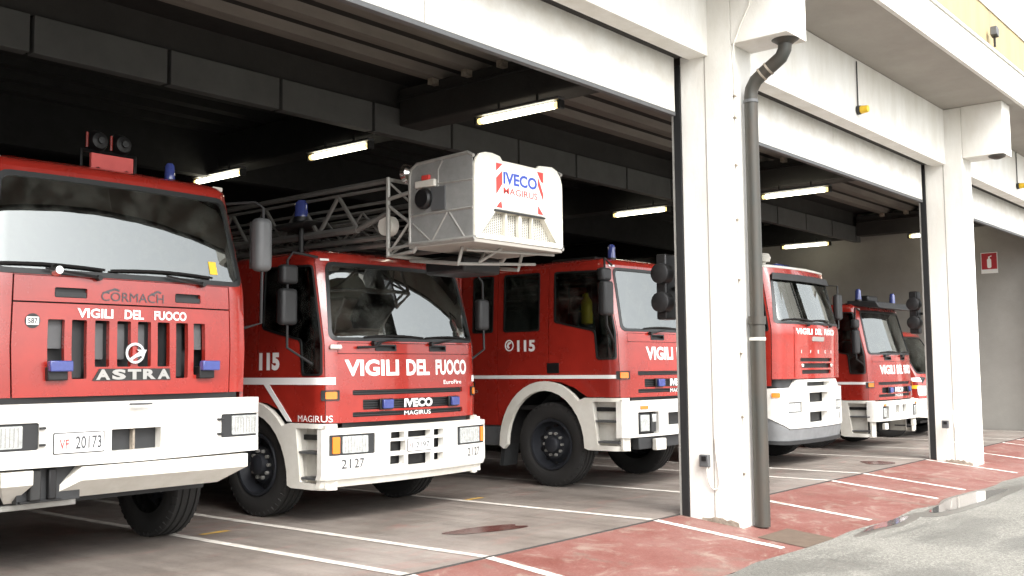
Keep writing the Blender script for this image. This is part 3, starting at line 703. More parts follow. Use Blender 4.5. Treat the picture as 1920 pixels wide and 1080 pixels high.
def eurocab(root, dz=0., crew=False, L=1.62, sides=(-1, 1), rad=.53, tx=(-.885, .885)):
    sf = Surf(1.12, .17, .085, L, lean=((.9, 0), (1.25, 0), (1.76, .02), (2.64, .24), (2.8, .28)), tum=((1.75, 1), (2.64, .966), (2.8, .96)))
    sf.dz = dz; ZT = 2.62
    ws = windscreen(root, sf, [(-1.045, 1.785), (1.045, 1.785), (.985, 2.585), (-.985, 2.585)], .09)
    e = .006; yf_ = .13
    flap = rx(sf, -.96, 1.655, .96, 1.768, .012)
    SL = [(-.80, 1.245, .80, 1.297), (-.68, 1.10, .68, 1.20), (-.80, 1.03, .80, 1.078)]
    body = SD(sf, [(yf_, .98), (yf_, ZT)], -1)
    outl = [(sf.sy(yf_, -1), .98), (sf.sy(yf_, 1), .98), (sf.sy(yf_, 1), ZT), (sf.sy(yf_, -1), ZT)]
    b = panel('cab_front', sf, outl, REDF, root, [ws, flap] + [rx(sf, *q) for q in SL], th=.03)
    fl_in = rx(sf, -.96 + e, 1.655 + e, .96 - e, 1.768 - e, .01)
    slots = [(-.51, 1.693, -.25, 1.745), (.25, 1.693, .51, 1.745)]
    panel('front_flap', sf, fl_in, REDF, root, [rx(sf, *q, .01) for q in slots], th=.025)
    panel('grille_backing', sf, rx(sf, -.95, 1.0, .95, 1.77), BLACK, root, d=-.034, th=.01)
    for x0, z0, x1, z1 in slots:
        panel('air_slot', sf, rx(sf, x0 - .008, z0 - .008, x1 + .008, z1 + .008, .012), BLACK, root, [rx(sf, x0 + .01, z0 + .008, x1 - .01, z1 - .008, .006)], d=.006, th=.02)
    # slats inside the middle slots
    for x0, z0, x1, z1 in SL:
        zz = z0 + .012
        while zz < z1 - .004: panel('grille_slat', sf, rx(sf, x0 + .005, zz, x1 - .005, zz + .009, 0), DGREY, root, d=-.012, th=.015); zz += .024
    text(sf, 'IVECO', -.15, 1.108, .27, 1.198, TXW, root, d=.004, bold=.045, name='maker_badge')
    text(sf, 'MAGIRUS', -.15, 1.028, .24, 1.072, TXW, root, d=.004, bold=.0, name='maker_badge')
    tk = (tx[1] - tx[0]) / 1.77
    for body_, x0, x1 in (('VIGILI', 0, .67), ('DEL', .775, 1.12), ('FUOCO', 1.22, 1.77)):
        text(sf, body_, sf.sx(tx[0] + x0 * tk), 1.435, sf.sx(tx[0] + x1 * tk), 1.60, TXW, root, d=.004, bold=.035)
    for x in (-.40, .61):
        q = lamp_box(root, sf, x - .085, 1.095, x + .085, 1.205, BLACK, -.01, .025, 'warning_light'); lamp_box(q, sf, x - .065, 1.105, x + .065, 1.197, BLUE, .025, .06, 'warning_lens')
    # doors and sides
    for sd in sides:
        arch = [(.60, .985), (.80, 1.10), (1.0, 1.165), (1.19, 1.18)]
        win = [(.155, 1.44), (.45, 1.44), (.47, 1.79), (1.11, 1.92), (1.11, 2.57), (.155, 2.55), (.150, 1.8)]
        ho = side_window(root, sf, win, sd, r=.045)
        panel('door', sf, SD(sf, [(yf_ + e, .985)] + arch + [(1.19, ZT), (yf_ + e, ZT)], sd), RED, root, [ho], th=.03)
        if crew:
            w2 = [(1.34, 1.82), (1.95, 1.82), (1.95, 2.58), (1.34, 2.58)]
            h2 = side_window(root, sf, w2, sd)
            panel('rear_door', sf, SD(sf, [(1.20, 1.18), (1.5, 1.13), (1.75, .95), (1.88, .72), (1.94, .60), (2.05, .60), (2.05, ZT), (1.20, ZT)], sd), RED, root, [h2], th=.03)
            w3 = [(2.13, 1.82), (2.5, 1.82), (2.5, 2.58), (2.13, 2.58)]
            h3 = side_window(root, sf, w3, sd)
            panel('cab_side', sf, SD(sf, [(2.06, .60), (L, .60), (L, ZT), (2.06, ZT)], sd), RED, root, [h3], th=.03)
            panel('door_handle', sf, SD(sf, rr(1.03, 1.28, 1.22, 1.41, .01), sd), BLACK, root, d=.006, th=.01)
        else:
            panel('cab_side', sf, SD(sf, [(1.20, 1.18), (1.4, 1.17), (L, 1.05), (L, ZT), (1.20, ZT)], sd), RED, root, th=.03)
        # white step and wheel arch unit
        ci, ri, rz = (1.25, .62, .70)
        inner = [(ci - ri * math.cos(a), .36 + rz * math.sin(a)) for a in [math.pi * k / 16 for k in range(17)]]
        outer = [(1.25 + .75 * math.cos(a), .36 + .82 * math.sin(a)) for a in [math.radians(t) for t in range(0, 136, 9)]]
        pl = [(.03, .975), (.03, .34), (.57, .34)] + inner + [(1.93, .30), (2.0, .34)] + outer[1:] + [(.62, .975)]
        hole = rpoly([(.12, .40), (.43, .40), (.50, .93), (.12, .93)], .025)
        sf2 = sf
        ho = SD(sf, hole, sd)
        au = panel('wheel_arch', sf, SD(sf, pl, sd), CREAM, root, [ho], d=.035, th=.06)
        panel('step_recess', sf, SD(sf, rr(.08, .36, .52, .96, .02), sd), CREAM, au, d=-.12, th=.01)
        for zz in (.43, .68):
            x0, x1 = sorted((sd * 1.16, sd * .98)); yy = .50 if zz > .5 else .44
            G().box(x0 + (.02 if sd < 0 else 0), .11, zz + dz, x1 - (.02 if sd > 0 else 0), yy, zz + .025 + dz).ob('step_tread', GREY, au, .005)
        x0, x1 = sorted((sd * 1.12, sd * 1.0))
        G().box(x0, .085, .36 + dz, x1, .115, .96 + dz).ob('step_side', CREAM, au); G().box(x0, .515, .36 + dz, x1, .53, .96 + dz).ob('step_side', CREAM, au)
        # inner wheel well
        g = G(); pts = [(1.25 - .66 * math.cos(a), .36 + .74 * math.sin(a)) for a in [math.pi * k / 12 for k in range(13)]]
        po = [(y, z + .02) for y, z in pts]
        v = []; xs = sorted((sd * 1.08, sd * .6))
        for x in xs: v += [(x, y, z + dz) for y, z in pts]
        n = len(pts); g.add(v, [(i, i + 1, n + i + 1, n + i) for i in range(n - 1)]); g.ob('wheel_well', BLACK, root)
        # side marker on the front corner
        q = panel('side_marker', sf, rx(sf, *( (-1.10, 1.20, -.955, 1.30) if sd < 0 else (.955, 1.20, 1.10, 1.30)), .01), BLACK, root, d=.012, th=.016)
        panel('marker_lens', sf, rx(sf, *( (-1.075, 1.215, -.985, 1.285) if sd < 0 else (.985, 1.215, 1.075, 1.285)), .01), ORANGE, q, d=.018, th=.01)
        panel('roof_label', sf, rx(sf, *((-1.03, 2.594, -.93, 2.616) if sd < 0 else (.93, 2.594, 1.03, 2.616)), .003), PLATE, root, d=.004, th=.004)
    roof(root, sf, ZT, RED)
    interior(root, sf, 1.08, 1.76, L, 2.6, wheelx=.45)
    wiper(root, sf, -.55, 1.76, -.25, 1.80, .8); wiper(root, sf, .25, 1.76, .58, 1.80, .8)
    G().box(-.9, .1, .80 + dz, .9, .5, .98 + dz).ob('cab_underframe', BLACK, root)
    return sf

# ---- 2: ladder engine -------------------------------------------------------
T2 = empty('ladder_truck', (7.655, 7.71, 0), 'red fire engine with raised ladder and rescue basket over its cab', 'fire engine', 'fire engines parked in the bays')
sf = eurocab(T2, 0.)
text(sf, 'EuroFire', sf.sx(.46), 1.335, sf.sx(.78), 1.378, TXW, T2, bold=.01, d=.004)
sb = Surf(1.18, .10, .085, .215, y0=-.075, lean=((.30, .10), (.44, .03), (.5, 0), (1, 0)), tum=((0, 1), (1, 1))); sb.dz = 0
HL = [(-1.13, .672, -.60, .872), (.60, .672, 1.13, .872)]
GR = [(-.40, .80, -.215, .868), (-.17, .80, .165, .868), (.21, .80, .37, .868), (-.41, .67, -.20, .775), (.21, .67, .37, .775), (-.41, .54, -.22, .63), (-.17, .515, .165, .635), (.21, .54, .36, .62)]
outl = [(sb.sy(.215, -1), .44), (sb.sy(.215, 1), .44), (sb.sy(.215, 1), .925), (sb.sy(.215, -1), .925)]
bmp = panel('bumper', sb, outl, WHITE, T2, [rx(sb, *q, .012) for q in HL + GR], th=.08, res=.06)
panel('bumper_lip', sb, [(sb.sy(.21, -1), .355), (sb.sy(.21, 1), .355), (sb.sy(.21, 1), .437), (sb.sy(.21, -1), .437)], CREAM, T2, d=-.02, th=.04)
G().box(-1.06, .02, .915, 1.06, .13, .93).ob('bumper_top', CREAM, T2)
panel('bumper_backing', sb, rx(sb, -.6, .47, .6, .9), BLACK, T2, d=-.10, th=.01)
headlight(T2, sb, *HL[0], -.98, -.68, orange=(-1.09, -1.01)); headlight(T2, sb, *HL[1], .66, 1.02, orange=(1.045, 1.10))
q = panel('number_plate', sb, rx(sb, -.18, .657, .175, .787, .008), GREY, T2, d=.006, th=.008)
panel('plate_face', sb, rx(sb, -.172, .665, .167, .779, .006), PLATE, q, d=.0085, th=.003)
text(sb, '1 2197', sb.sx(-.12), .69, sb.sx(.13), .75, TXD, T2, d=.012, bold=.012)
text(sb, 'VF', sb.sx(-.155), .695, sb.sx(-.13), .745, TXR, T2, d=.012, bold=.012)
for tx, x0, x1 in (('21', -1.0, -.89), ('27', -.85, -.735), ('21', .78, .87), ('27', .905, 1.0)): text(sb, tx, sb.sx(x0), .545, sb.sx(x1), .635, TXD, T2, d=.006, bold=.01)
for sd in (-1, 1):
    panel('white_stripe', sf, SD(sf, [(.03, 1.355), (1.6, 1.355), (1.6, 1.425), (.03, 1.425)], sd), TXW, T2, d=.006, th=.004)
    panel('white_stripe', sf, SD(sf, [(.60, .99), (.68, .99), (1.06, 1.355), (.97, 1.355)], sd), TXW, T2, d=.006, th=.004)
text(sf, 'MAGIRUS', sf.sy(.50, -1), .992, sf.sy(.06, -1), 1.055, TXW, T2, d=.006, bold=.0)
text(sf, '115', sf.sy(1.14, -1), 1.50, sf.sy(.80, -1), 1.68, TXW, T2, d=.005, bold=.06)
mirror(T2, [(-1.05, .30, 2.62), (-1.28, .40, 2.66), (-1.33, .42, 2.58), (-1.33, .42, 1.72), (-1.1, .3, 1.55)], [(-1.32, .42, 2.44, .20, .10, .19), (-1.33, .42, 2.12, .20, .11, .36)])
mirror(T2, [(1.05, .28, 2.58), (1.24, .26, 2.62), (1.33, .22, 2.5), (1.33, .2, 1.72), (1.1, .2, 1.6)], [(1.32, .22, 2.12, .18, .11, .36)])
lamp_box(T2, sf, -1.04, 1.70, -.93, 1.745, CREAM, 0, .05, 'round_lamp', .015)
G().tube([sf.P(sf.sx(-.75), 1.72, .03), sf.P(sf.sx(-.55), 1.725, .05), sf.P(sf.sx(-.48), 1.76, .04)], .014, 6).ob('washer_arm', BLACK, T2)
chassis(T2, 8.6, 1.12, axles=(1.22, 5.0))
G().box(-1.1, 1.75, .98, 1.1, 8.6, 1.12).ob('deck', GREY, T2, .01)
for sd in (-1, 1):
    for k in range(4):
        y0 = 1.8 + k * 1.7
        if abs(y0 + .85 - 5.0) < .9: continue
        x0, x1 = sorted((sd * 1.12, sd * .7)); G().box(x0, y0, .45, x1, y0 + 1.6, .975).ob('locker', RED, T2, .015)
# turntable and ladder: two side trusses of rails, posts and diagonals, with rungs
G().lathe([(1.12, .8), (1.3, .8), (1.32, .6), (1.8, .5)], 24, 'z', (0, 6.2, 0)).ob('turntable', RED, T2)
G().prism([(5.8, 1.8), (6.7, 1.8), (6.5, 3.05), (6.1, 3.05)], 'x', -.5, -.4).ob('ladder_tower', RED, T2, .02)
G().prism([(5.8, 1.8), (6.7, 1.8), (6.5, 3.05), (6.1, 3.05)], 'x', .4, .5).ob('ladder_tower', RED, T2, .02)
LZ = lambda y: 3.35 + .01 * 0
lad = None
for sec, (hx, y0, y1, zb, zt) in enumerate(((.62, -.26, 6.6, 2.93, 3.38), (.50, -.15, 6.0, 2.84, 3.20), (.40, .0, 5.5, 2.78, 3.05))):
    g = G()
    for s in (-1, 1):
        x = s * hx
        ts = .030 if sec == 0 else .017
        g.tube([(x, y0, zt), (x, y1, zt - .03)], ts, 6); g.tube([(x, y0 if sec else y0 + .45, zb), (x, y1, zb)], ts + .012, 6)
        g.tube([(x, y0, zt - .07), (x, y1, zt - .10)], ts * .6, 5)
        y = y0 + (.45 if sec == 0 else .1); k = 0
        while y + .62 < y1:
            g.tube([(x, y, zb), (x, y + .30, zt - .08)], ts * .75, 5); g.tube([(x, y + .30, zt - .08), (x, y + .62, zb)], ts * .75, 5)
            y += .62
        if sec == 0: g.tube([(x, y0 + .45, zb), (x, y0, zb + .12)], ts, 6)
    lo = g.ob('ladder_section', LADM, T2)
    g = G(); y = y0 + .5
    while y < y1: g.tube([(-hx, y, zb + .02), (hx, y, zb + .02)], .014, 6); y += .30
    g.ob('rungs', GUN, lo)
g = G()
for k in range(5): g.tube([(-.3 + .05 * k, .2 + .03 * k, 3.0 + .02 * k), (-.3 + .05 * k, 4.2, 3.02 + .03 * k)], .012, 5)
g.ob('hose_bundle', BLACK, T2)
# basket carrier at the ladder tip
g = G()
for s in (-1, 1):
    x = s * .66
    g.tube([(x, -.30, 3.40), (x, -.30, 2.61), (x, -.66, 2.635), (x, -.70, 2.68)], .022, 8)
    g.tube([(x, -.30, 3.18), (x, -.64, 3.22)], .02, 6); g.tube([(x, -.30, 3.12), (x, -.60, 2.92)], .016, 6)
    g.tube([(x, -.33, 2.66), (x, -.60, 2.92)], .014, 6); g.tube([(x, -.30, 2.68), (x, -.62, 2.70)], .016, 6)
for z in (3.38, 2.62): g.tube([(-.66, -.30, z), (.66, -.30, z)], .02, 6)
g.tube([(-.66, -.30, 2.62), (.66, -.30, 3.36)], .012, 5); g.tube([(.66, -.30, 2.62), (-.66, -.30, 3.36)], .012, 5)
g.ob('basket_carrier', ALU, T2)
G().lathe([(-.05, .10), (.05, .10)], 18, 'x', (-.58, -.22, 2.93)).ob('tip_pulley', CREAM, T2)
G().lathe([(0, .02), (.03, .085), (.08, .10), (.09, .09)], 18, 'y', (-.52, -.50, 3.44)).ob('tip_floodlight', CHROME, T2)
beacon(T2, -.66, 1.05, 3.08, .075, .24, .06)
G().tube([(-.66, 1.05, 2.65), (-.66, 1.05, 3.1)], .03, 8).ob('beacon_stalk', GUN, T2)
G().prism([(.9, 3.02), (1.3, 3.0), (1.35, 3.06), (.8, 3.08)], 'x', -.80, -.50).ob('beacon_shelf', GUN, T2, .02)
# the basket: front sheet, side meshes in tube frames, floor
BF = Flat((0, -1.46, 0), (1, 0, 0), (0, -1, 0))
class BS:                       # front sheet with rounded top corners, bent round to the sides
    def P(s, a, z, d=0.): return Vector((a, -1.46 - d, z))
bs = BS()
fo = [(-.67, 2.70), (.67, 2.70), (.67, 3.28), (.665, 3.36), (.635, 3.435), (.58, 3.49), (.50, 3.515), (.29, 3.50), (.25, 3.468), (-.27, 3.468), (-.31, 3.505), (-.42, 3.52), (-.52, 3.515), (-.60, 3.49), (-.65, 3.44), (-.67, 3.38)]
rec = [(-.58, 2.75), (.56, 2.75), (.36, 2.975), (-.37, 2.975)]
bfp = panel('basket_front', bs, fo, ALUW, T2, [rec], th=.02, res=.2, smooth=0)
g = G()
xz = [(-.58, 2.75), (.56, 2.75), (.36, 2.975), (-.37, 2.975)]
g.add([(x, -1.456, z) for x, z in xz] + [(x * .97, -1.40, z) for x, z in xz], [(4, 5, 6, 7), (0, 1, 5, 4), (1, 2, 6, 5), (2, 3, 7, 6), (3, 0, 4, 7)]); g.ob('tread_recess', ALUW, bfp, smooth=0)
g = G()
z = 2.765
row = 0
while z < 2.965:
    w0 = .56 - (z - 2.75) * .9; x = -w0 + (.012 if row % 2 else 0)
    while x < w0:
        g.add([(x, -1.406, z), (x + .009, -1.409, z + .006), (x + .018, -1.406, z), (x + .009, -1.406, z - .006)], [(0, 1, 2, 3)]); x += .03
    z += .016; row += 1
o = g.ob('tread_studs', GUN, bfp, smooth=0); o['kind'] = 'stuff'
for x in (-.21, .0, .19): G().box(x - (.022 if x == 0 else .01), -1.45, 2.755, x + (.022 if x == 0 else .01), -1.41, 2.97).ob('recess_rib', ALUW, bfp)
G().box(-.40, -1.475, 2.972, .37, -1.462, 2.990).ob('plate_ledge', GUN, bfp)
sp = panel('basket_sign', bs, rr(-.38, 3.0, .35, 3.44, .01), PLATE, T2, d=.008, th=.006, res=.3, smooth=0)
text(bs, 'IVECO', -.27, 3.245, .245, 3.365, TXB, sp, d=.010, bold=.035)
text(bs, 'MAGIRUS', -.27, 3.15, .25, 3.215, TXR, sp, d=.010, bold=.014)
for q in ([(-.375, 3.435), (-.28, 3.435), (-.375, 3.355)], [(-.375, 3.29), (-.285, 3.37), (-.285, 3.24), (-.375, 3.13)], [(-.375, 3.01), (-.285, 3.01), (-.30, 3.08), (-.33, 3.06)],
          [(.245, 3.435), (.345, 3.435), (.345, 3.33), (.31, 3.34)], [(.255, 3.30), (.345, 3.14), (.345, 3.22), (.265, 3.38)], [(.255, 3.01), (.345, 3.01), (.255, 3.10)]):
    me = bpy.data.meshes.new('hatch_mark'); me.from_pydata([bs.P(a, z, .0095) for a, z in q], [], [tuple(range(len(q)))]); link('hatch_mark', me, TXR, sp, 0)
MESH = mat('grey_basket_mesh', (.40, .405, .39), .6, .1, noise=.8, nscale=5, alpha=.60, bump=.5, bscale=150)
for s in (-1, 1):
    x = s * .67
    class SP:
        def P(q, a, z, d=0.): return Vector((x + s * d, a, z))
    side = panel('basket_side', SP(), [(-1.44, 2.70), (-.62, 2.71), (-.62, 3.38), (-.65, 3.45), (-.72, 3.475), (-1.38, 3.49), (-1.44, 3.44)], MESH, T2, th=.006 * s, res=.3, smooth=0)
    g = G()
    g.tube([(x, -.62, 2.70), (x, -.62, 3.36), (x, -.64, 3.43), (x, -.72, 3.475), (x, -1.38, 3.50), (x, -1.45, 3.46)], .018, 8)
    g.tube([(x, -1.44, 2.98), (x, -.62, 2.975)], .014, 6); g.tube([(x, -1.44, 3.24), (x, -1.0, 3.25)], .012, 6)
    g.tube([(x, -.92, 2.71), (x, -1.12, 2.97)], .012, 6); g.tube([(x, -1.34, 2.71), (x, -1.14, 2.97)], .012, 6); g.tube([(x, -.90, 2.71), (x, -.66, 2.9)], .012, 6); g.tube([(x, -1.0, 3.1), (x, -1.0, 3.38), (x, -1.06, 3.47)], .012, 6)
    g.tube([(x, -.62, 2.70), (x, -1.46, 2.70)], .022, 6)
    g.ob('side_frame', ALU, side)
xs_ = -.67
G().box(-.71, -.98, 3.23, -.60, -.72, 3.30).ob('control_box', CREAM, T2, .01); G().box(-.70, -.90, 3.301, -.61, -.80, 3.35).ob('red_cap', TXR, T2, .008)
G().lathe([(0, .085), (.02, .10), (.06, .10), (.07, .06)], 20, 'x', (-.745, -.84, 3.12)).ob('cable_reel', BLACK, T2)
G().box(-.69, -1.10, 3.0, -.672, -.92, 3.22).ob('grey_plate', GREY, T2)
G().box(-.67, -1.45, 2.66, .67, -.6, 2.70).ob('basket_floor', SOFF, T2, .005)
g = G()
for x in (-.45, .45): g.tube([(x, -1.1, 2.66), (x, -1.05, 2.50), (x, -.4, 2.58)], .02, 6)
g.tube([(-.45, -1.05, 2.5), (.6, -1.15, 2.56)], .016, 6); g.tube([(-.1, -1.3, 2.66), (-.2, -1.1, 2.53), (.1, -.9, 2.66)], .014, 6); g.tube([(-.5, -1.2, 2.62), (.62, -1.38, 2.64)], .014, 6)
g.ob('under_frame', ALU, T2)
G().box(-.2, -.9, 2.45, .35, -.35, 2.62).ob('tilt_unit', BLACK, T2, .03)

# ---- 3: crew cab engine -----------------------------------------------------
T3 = empty('crew_cab_engine', (11.52, 6.865, 0), 'red crew cab fire engine with 115 on its side, partly behind the first pier', 'fire engine', 'fire engines parked in the bays')
sf = eurocab(T3, .15, True, 2.7, tx=(-.63, .885))
sb = Surf(1.16, .12, .085, .21, y0=-.06); sb.dz = .15
HL = [(-.90, .53, -.50, .80), (.50, .53, .90, .80)]
panel('bumper', sb, [(sb.sy(.21, -1), .50), (sb.sy(.21, 1), .50), (sb.sy(.21, 1), .94), (sb.sy(.21, -1), .94)], WHITE, T3, [rx(sb, *q, .012) for q in HL] + [rx(sb, -.3, .62, .3, .78, .01)], th=.08)
G().box(-1.05, .03, 1.075, 1.05, .13, 1.088).ob('bumper_top', CREAM, T3)
panel('bumper_backing', sb, rx(sb, -.97, .52, .97, .9), BLACK, T3, d=-.09, th=.01)
for s in (-1, 1):
    a, b = sorted((s * .86, s * .66)); q = lamp_box(T3, sb, a, .55, b, .78, DGREY, -.07, -.02, 'headlight'); lamp_box(q, sb, a + .015, .565, b - .015, .765, LENS, -.02, -.005, 'headlight_lens')
    a, b = sorted((s * .63, s * .53)); q = lamp_box(T3, sb, a, .55, b, .78, DGREY, -.07, -.02, 'fog_light'); lamp_box(q, sb, a + .01, .67, b - .01, .77, LENS, -.02, -.005, 'fog_lens')
    a, b = sorted((s * .86, s * .72)); lamp_box(T3, sb, a, .835, b, .875, ORANGE, 0, .012, 'indicator', .004)
    panel('white_stripe', sf, SD(sf, [(.03, 1.21), (2.7, 1.21), (2.7, 1.255), (.03, 1.255)], s), TXW, T3, d=.006, th=.004)
lamp_box(T3, sb, -.62, .33, -.42, .47, CREAM, -.02, .05, 'tow_lamp', .01)
G().box(-.9, .0, .50, .9, .1, .64).ob('under_bumper', DGREY, T3, .01)
text(sf, '115', sf.sy(1.71, -1), 1.56, sf.sy(1.41, -1), 1.71, TXW, T3, d=.005, bold=.04)
cx, cz = sf.sy(1.845, -1), 1.645
ring = [(cx + .075 * math.cos(t), cz + .075 * math.sin(t)) for t in [2 * math.pi * k / 24 for k in range(24)]]
ri = [(cx + .058 * math.cos(t), cz + .058 * math.sin(t)) for t in [2 * math.pi * k / 24 for k in range(24)]]
panel('telephone_emblem', sf, ring, TXW, T3, [ri], d=.005, th=.003)
panel('telephone_handset', sf, rpoly([(cx - .045, cz - .01), (cx - .02, cz - .045), (cx + .01, cz - .03), (cx - .012, cz), (cx + .02, cz + .028), (cx + .035, cz + .02), (cx + .03, cz + .048), (cx - .02, cz + .04)], .006), TXW, T3, d=.005, th=.003)
text(sf, 'IVECO', sf.sy(2.62, -1), 1.02, sf.sy(2.40, -1), 1.06, TXG, T3, d=.005, bold=.02)
for sd in (-1,):
    q = panel('side_marker', sf, SD(sf, rr(2.46, 1.07, 2.56, 1.17, .008), sd), BLACK, T3, d=.01, th=.012); panel('marker_lens', sf, SD(sf, rr(2.475, 1.08, 2.525, 1.16, .008), sd), ORANGE, q, d=.016, th=.008)
mirror(T3, [(-1.05, .25, 2.75), (-1.25, .22, 2.82), (-1.28, .2, 2.7), (-1.28, .18, 2.0), (-1.1, .2, 1.8)], [(-1.28, .2, 2.62, .19, .10, .16), (-1.28, .18, 2.33, .2, .11, .42)])
mirror(T3, [(1.05, .25, 2.75), (1.3, .2, 2.75), (1.3, .18, 2.0)], [(1.3, .2, 2.35, .18, .1, .36)])
beacon(T3, -.80, .42, 2.84, .05, .20); beacon(T3, .80, .42, 2.84, .05, .20)
g = G().prism([(0, 0), (.22, 0), (.22, .20), (.03, .24), (-.02, .1)], 'x', -.28, .28); v = [(x, y + .78, z + 2.42 - .06) for x, y, z in g.v]
# breathing bottles and white visors behind the door glass
for yy, xx in ((.51, -.60), (.68, -.42)):
    G().lathe([(0, .02), (.02, .075), (.30, .075), (.37, .03), (.42, .025)], 16, 'z', (xx, yy + .45, 2.05)).ob('breathing_bottle', YEL, T3)
G().box(-.95, .42, 2.52, -.4, .50, 2.62).ob('roof_console', GREY, T3, .01)
chassis(T3, 7.2, 1.12, axles=(1.20, 4.7))
G().box(-1.12, 2.72, .72, 1.12, 7.3, 2.85).ob('body', RED, T3, .03)
for sd in (-1, 1):
    for k in range(3):
        x0, x1 = sorted((sd * 1.122, sd * 1.135)); q = G().box(x0, 2.85 + k * 1.45, 1.0, x1, 4.15 + k * 1.45, 2.6).ob('roller_shutter', ALU, T3)
        g = G(); z = 1.03
        while z < 2.58: g.box(sd * 1.14 - .004, 2.87 + k * 1.45, z, sd * 1.14 + .004, 4.13 + k * 1.45, z + .05); z += .075
        g.ob('shutter_slats', ALU, q)
    x0, x1 = sorted((sd * 1.1, sd * .75)); G().box(x0, 2.05, .48, x1, 2.7, .74).ob('side_tank', GREY, T3, .02)
    x0, x1 = sorted((sd * 1.08, sd * .8)); G().prism([(1.93, .75), (2.0, .75), (2.06, .22), (2.0, .22)], 'x', x0, x1).ob('mud_flap', DGREY, T3)
G().box(-.9, .6, 2.83, .9, 1.3, 2.90).ob('roof_hatch', BLACK, T3, .02)

# ---- 5: smaller engine ------------------------------------------------------
T5 = empty('small_cab_engine', (19.08, 6.70, 0), 'smaller red fire engine with dark roof visor right of the domed truck', 'fire engine', 'fire engines parked in the bays')
sf = eurocab(T5, -.11, False, 1.62, rad=.48, tx=(-.72, .90))
sb = Surf(1.14, .16, .04, .22, y0=-.06); sb.dz = -.11
HLs = [(-.88, .65, -.62, .87), (.62, .65, .88, .87)]
panel('bumper', sb, [(sb.sy(.22, -1), .61), (sb.sy(.22, 1), .61), (sb.sy(.22, 1), .96), (sb.sy(.22, -1), .96)], WHITE, T5, [rx(sb, *q, .01) for q in HLs] + [rx(sb, -.30, .74, -.12, .88), rx(sb, .02, .74, .24, .88)], th=.06)
G().box(-1.0, .0, .838, 1.0, .12, .848).ob('bumper_top', CREAM, T5)
panel('bumper_backing', sb, rx(sb, -.95, .62, .95, .94), BLACK, T5, d=-.07, th=.01)
for s in (-1, 1):
    a, b = sorted((s * .86, s * .70)); q = lamp_box(T5, sb, a, .66, b, .85, DGREY, -.05, -.01, 'headlight'); lamp_box(q, sb, a + .02, .675, b - .02, .84, LENS, -.01, .005, 'headlight_lens')
    a, b = sorted((s * .84, s * .74)); lamp_box(T5, sb, a, .875, b, .91, ORANGE, 0, .012, 'indicator', .004)
    a, b = sorted((s * .80, s * .66)); lamp_box(T5, sb, a, .46, b, .57, CREAM, -.06, .0, 'tow_lamp', .008)
    panel('white_stripe', sf, SD(sf, [(.0, 1.26), (1.6, 1.26), (1.6, 1.305), (.0, 1.305)], s), TXW, T5, d=.006, th=.004)
G().prism([(-.10, 2.50), (.5, 2.56), (.5, 2.65), (-.02, 2.62)], 'x', -1.02, 1.02).ob('roof_visor', DGREY, T5, .02)
beacon(T5, -.86, .35, 2.64, .055, .22); beacon(T5, .86, .35, 2.64, .055, .22)
G().box(-.25, .4, 2.66, .25, .65, 2.78).ob('siren', BLACK, T5, .03)
mirror(T5, [(-1.05, .25, 2.45), (-1.28, .25, 2.5), (-1.3, .25, 2.35), (-1.3, .25, 1.6), (-1.1, .2, 1.5)], [(-1.3, .25, 2.22, .19, .1, .16), (-1.3, .25, 1.9, .19, .1, .42)])
chassis(T5, 6.4, 1.12, axles=(1.22, 4.3), rad=.5)
G().box(-1.12, 1.68, .6, 1.12, 6.5, 2.5).ob('body', RED, T5, .03)
for k in range(3): G().box(-1.135, 1.9 + 1.5 * k, .9, -1.122, 3.25 + 1.5 * k, 2.3).ob('roller_shutter', ALU, T5)

# ---- 1: crane truck ---------------------------------------------------------
T1 = empty('crane_truck', (4.32, 7.47, 0), 'big red truck at the left edge with white bumper and vertical grille slots', 'truck', 'fire engines parked in the bays')
sf = Surf(1.175, .17, .055, 1.75, lean=((1.2, 0), (2.2, .02), (3.03, .19), (3.2, .23)), tum=((1.3, .985), (1.7, 1), (2.2, .985), (3.03, .905), (3.2, .89))); sf.dz = 0
ZT = 3.045; e = .006
ws = windscreen(T1, sf, [(-1.10, 2.225), (1.10, 2.225), (1.08, 3.01), (-1.08, 3.01)], .10, .04)
XO = .045
GR = [(-.655, 1.47, -.53), (-.475, 1.45, -.36), (-.295, 1.54, -.18), (-.115, 1.54, .0), (.06, 1.54, .175), (.235, 1.54, .345), (.405, 1.445, .52), (.575, 1.47, .69)]
GR = [(a - .018, z0, b - .018) for a, z0, b in GR]
zc = 2.02
ZL = 1.32
# corner panels, upper flap, lower grille panel: separate sheets with open seams
panel('lower_front', sf, [(sf.sx(-.925), ZL), (sf.sx(.925), ZL), (sf.sx(.925), zc - e), (sf.sx(-.925), zc - e)], REDF, T1, [rx(sf, a, z0, b, 1.895, .012) for a, z0, b in GR], th=.045)
sl = [(-.63, 2.06, -.38, 2.135), (.38, 2.06, .63, 2.135)]
panel('front_flap', sf, [(sf.sx(-.925), zc + e), (sf.sx(.925), zc + e), (sf.sx(.925), 2.215), (sf.sx(-.925), 2.215)], REDF, T1, [rx(sf, *q, .015) for q in sl], th=.045)
for s in (-1, 1):
    a, b = sorted((s * .937, 0)); yy = .16
    q = [(sf.sx(s * .937), ZL), (sf.sy(yy, s), ZL), (sf.sy(yy, s), 2.24), (sf.sx(s * .937), 2.225)]
    panel('corner_panel', sf, q if s > 0 else q[::-1], REDF, T1, th=.03)
panel('windscreen_surround', sf, [(sf.sy(.16, -1), 2.245), (sf.sx(-.93), 2.220), (sf.sx(.93), 2.220), (sf.sy(.16, 1), 2.245), (sf.sy(.16, 1), ZT), (sf.sy(.16, -1), ZT)], REDF, T1, [[(a, max(z, 2.2235)) for a, z in ws]], th=.03)
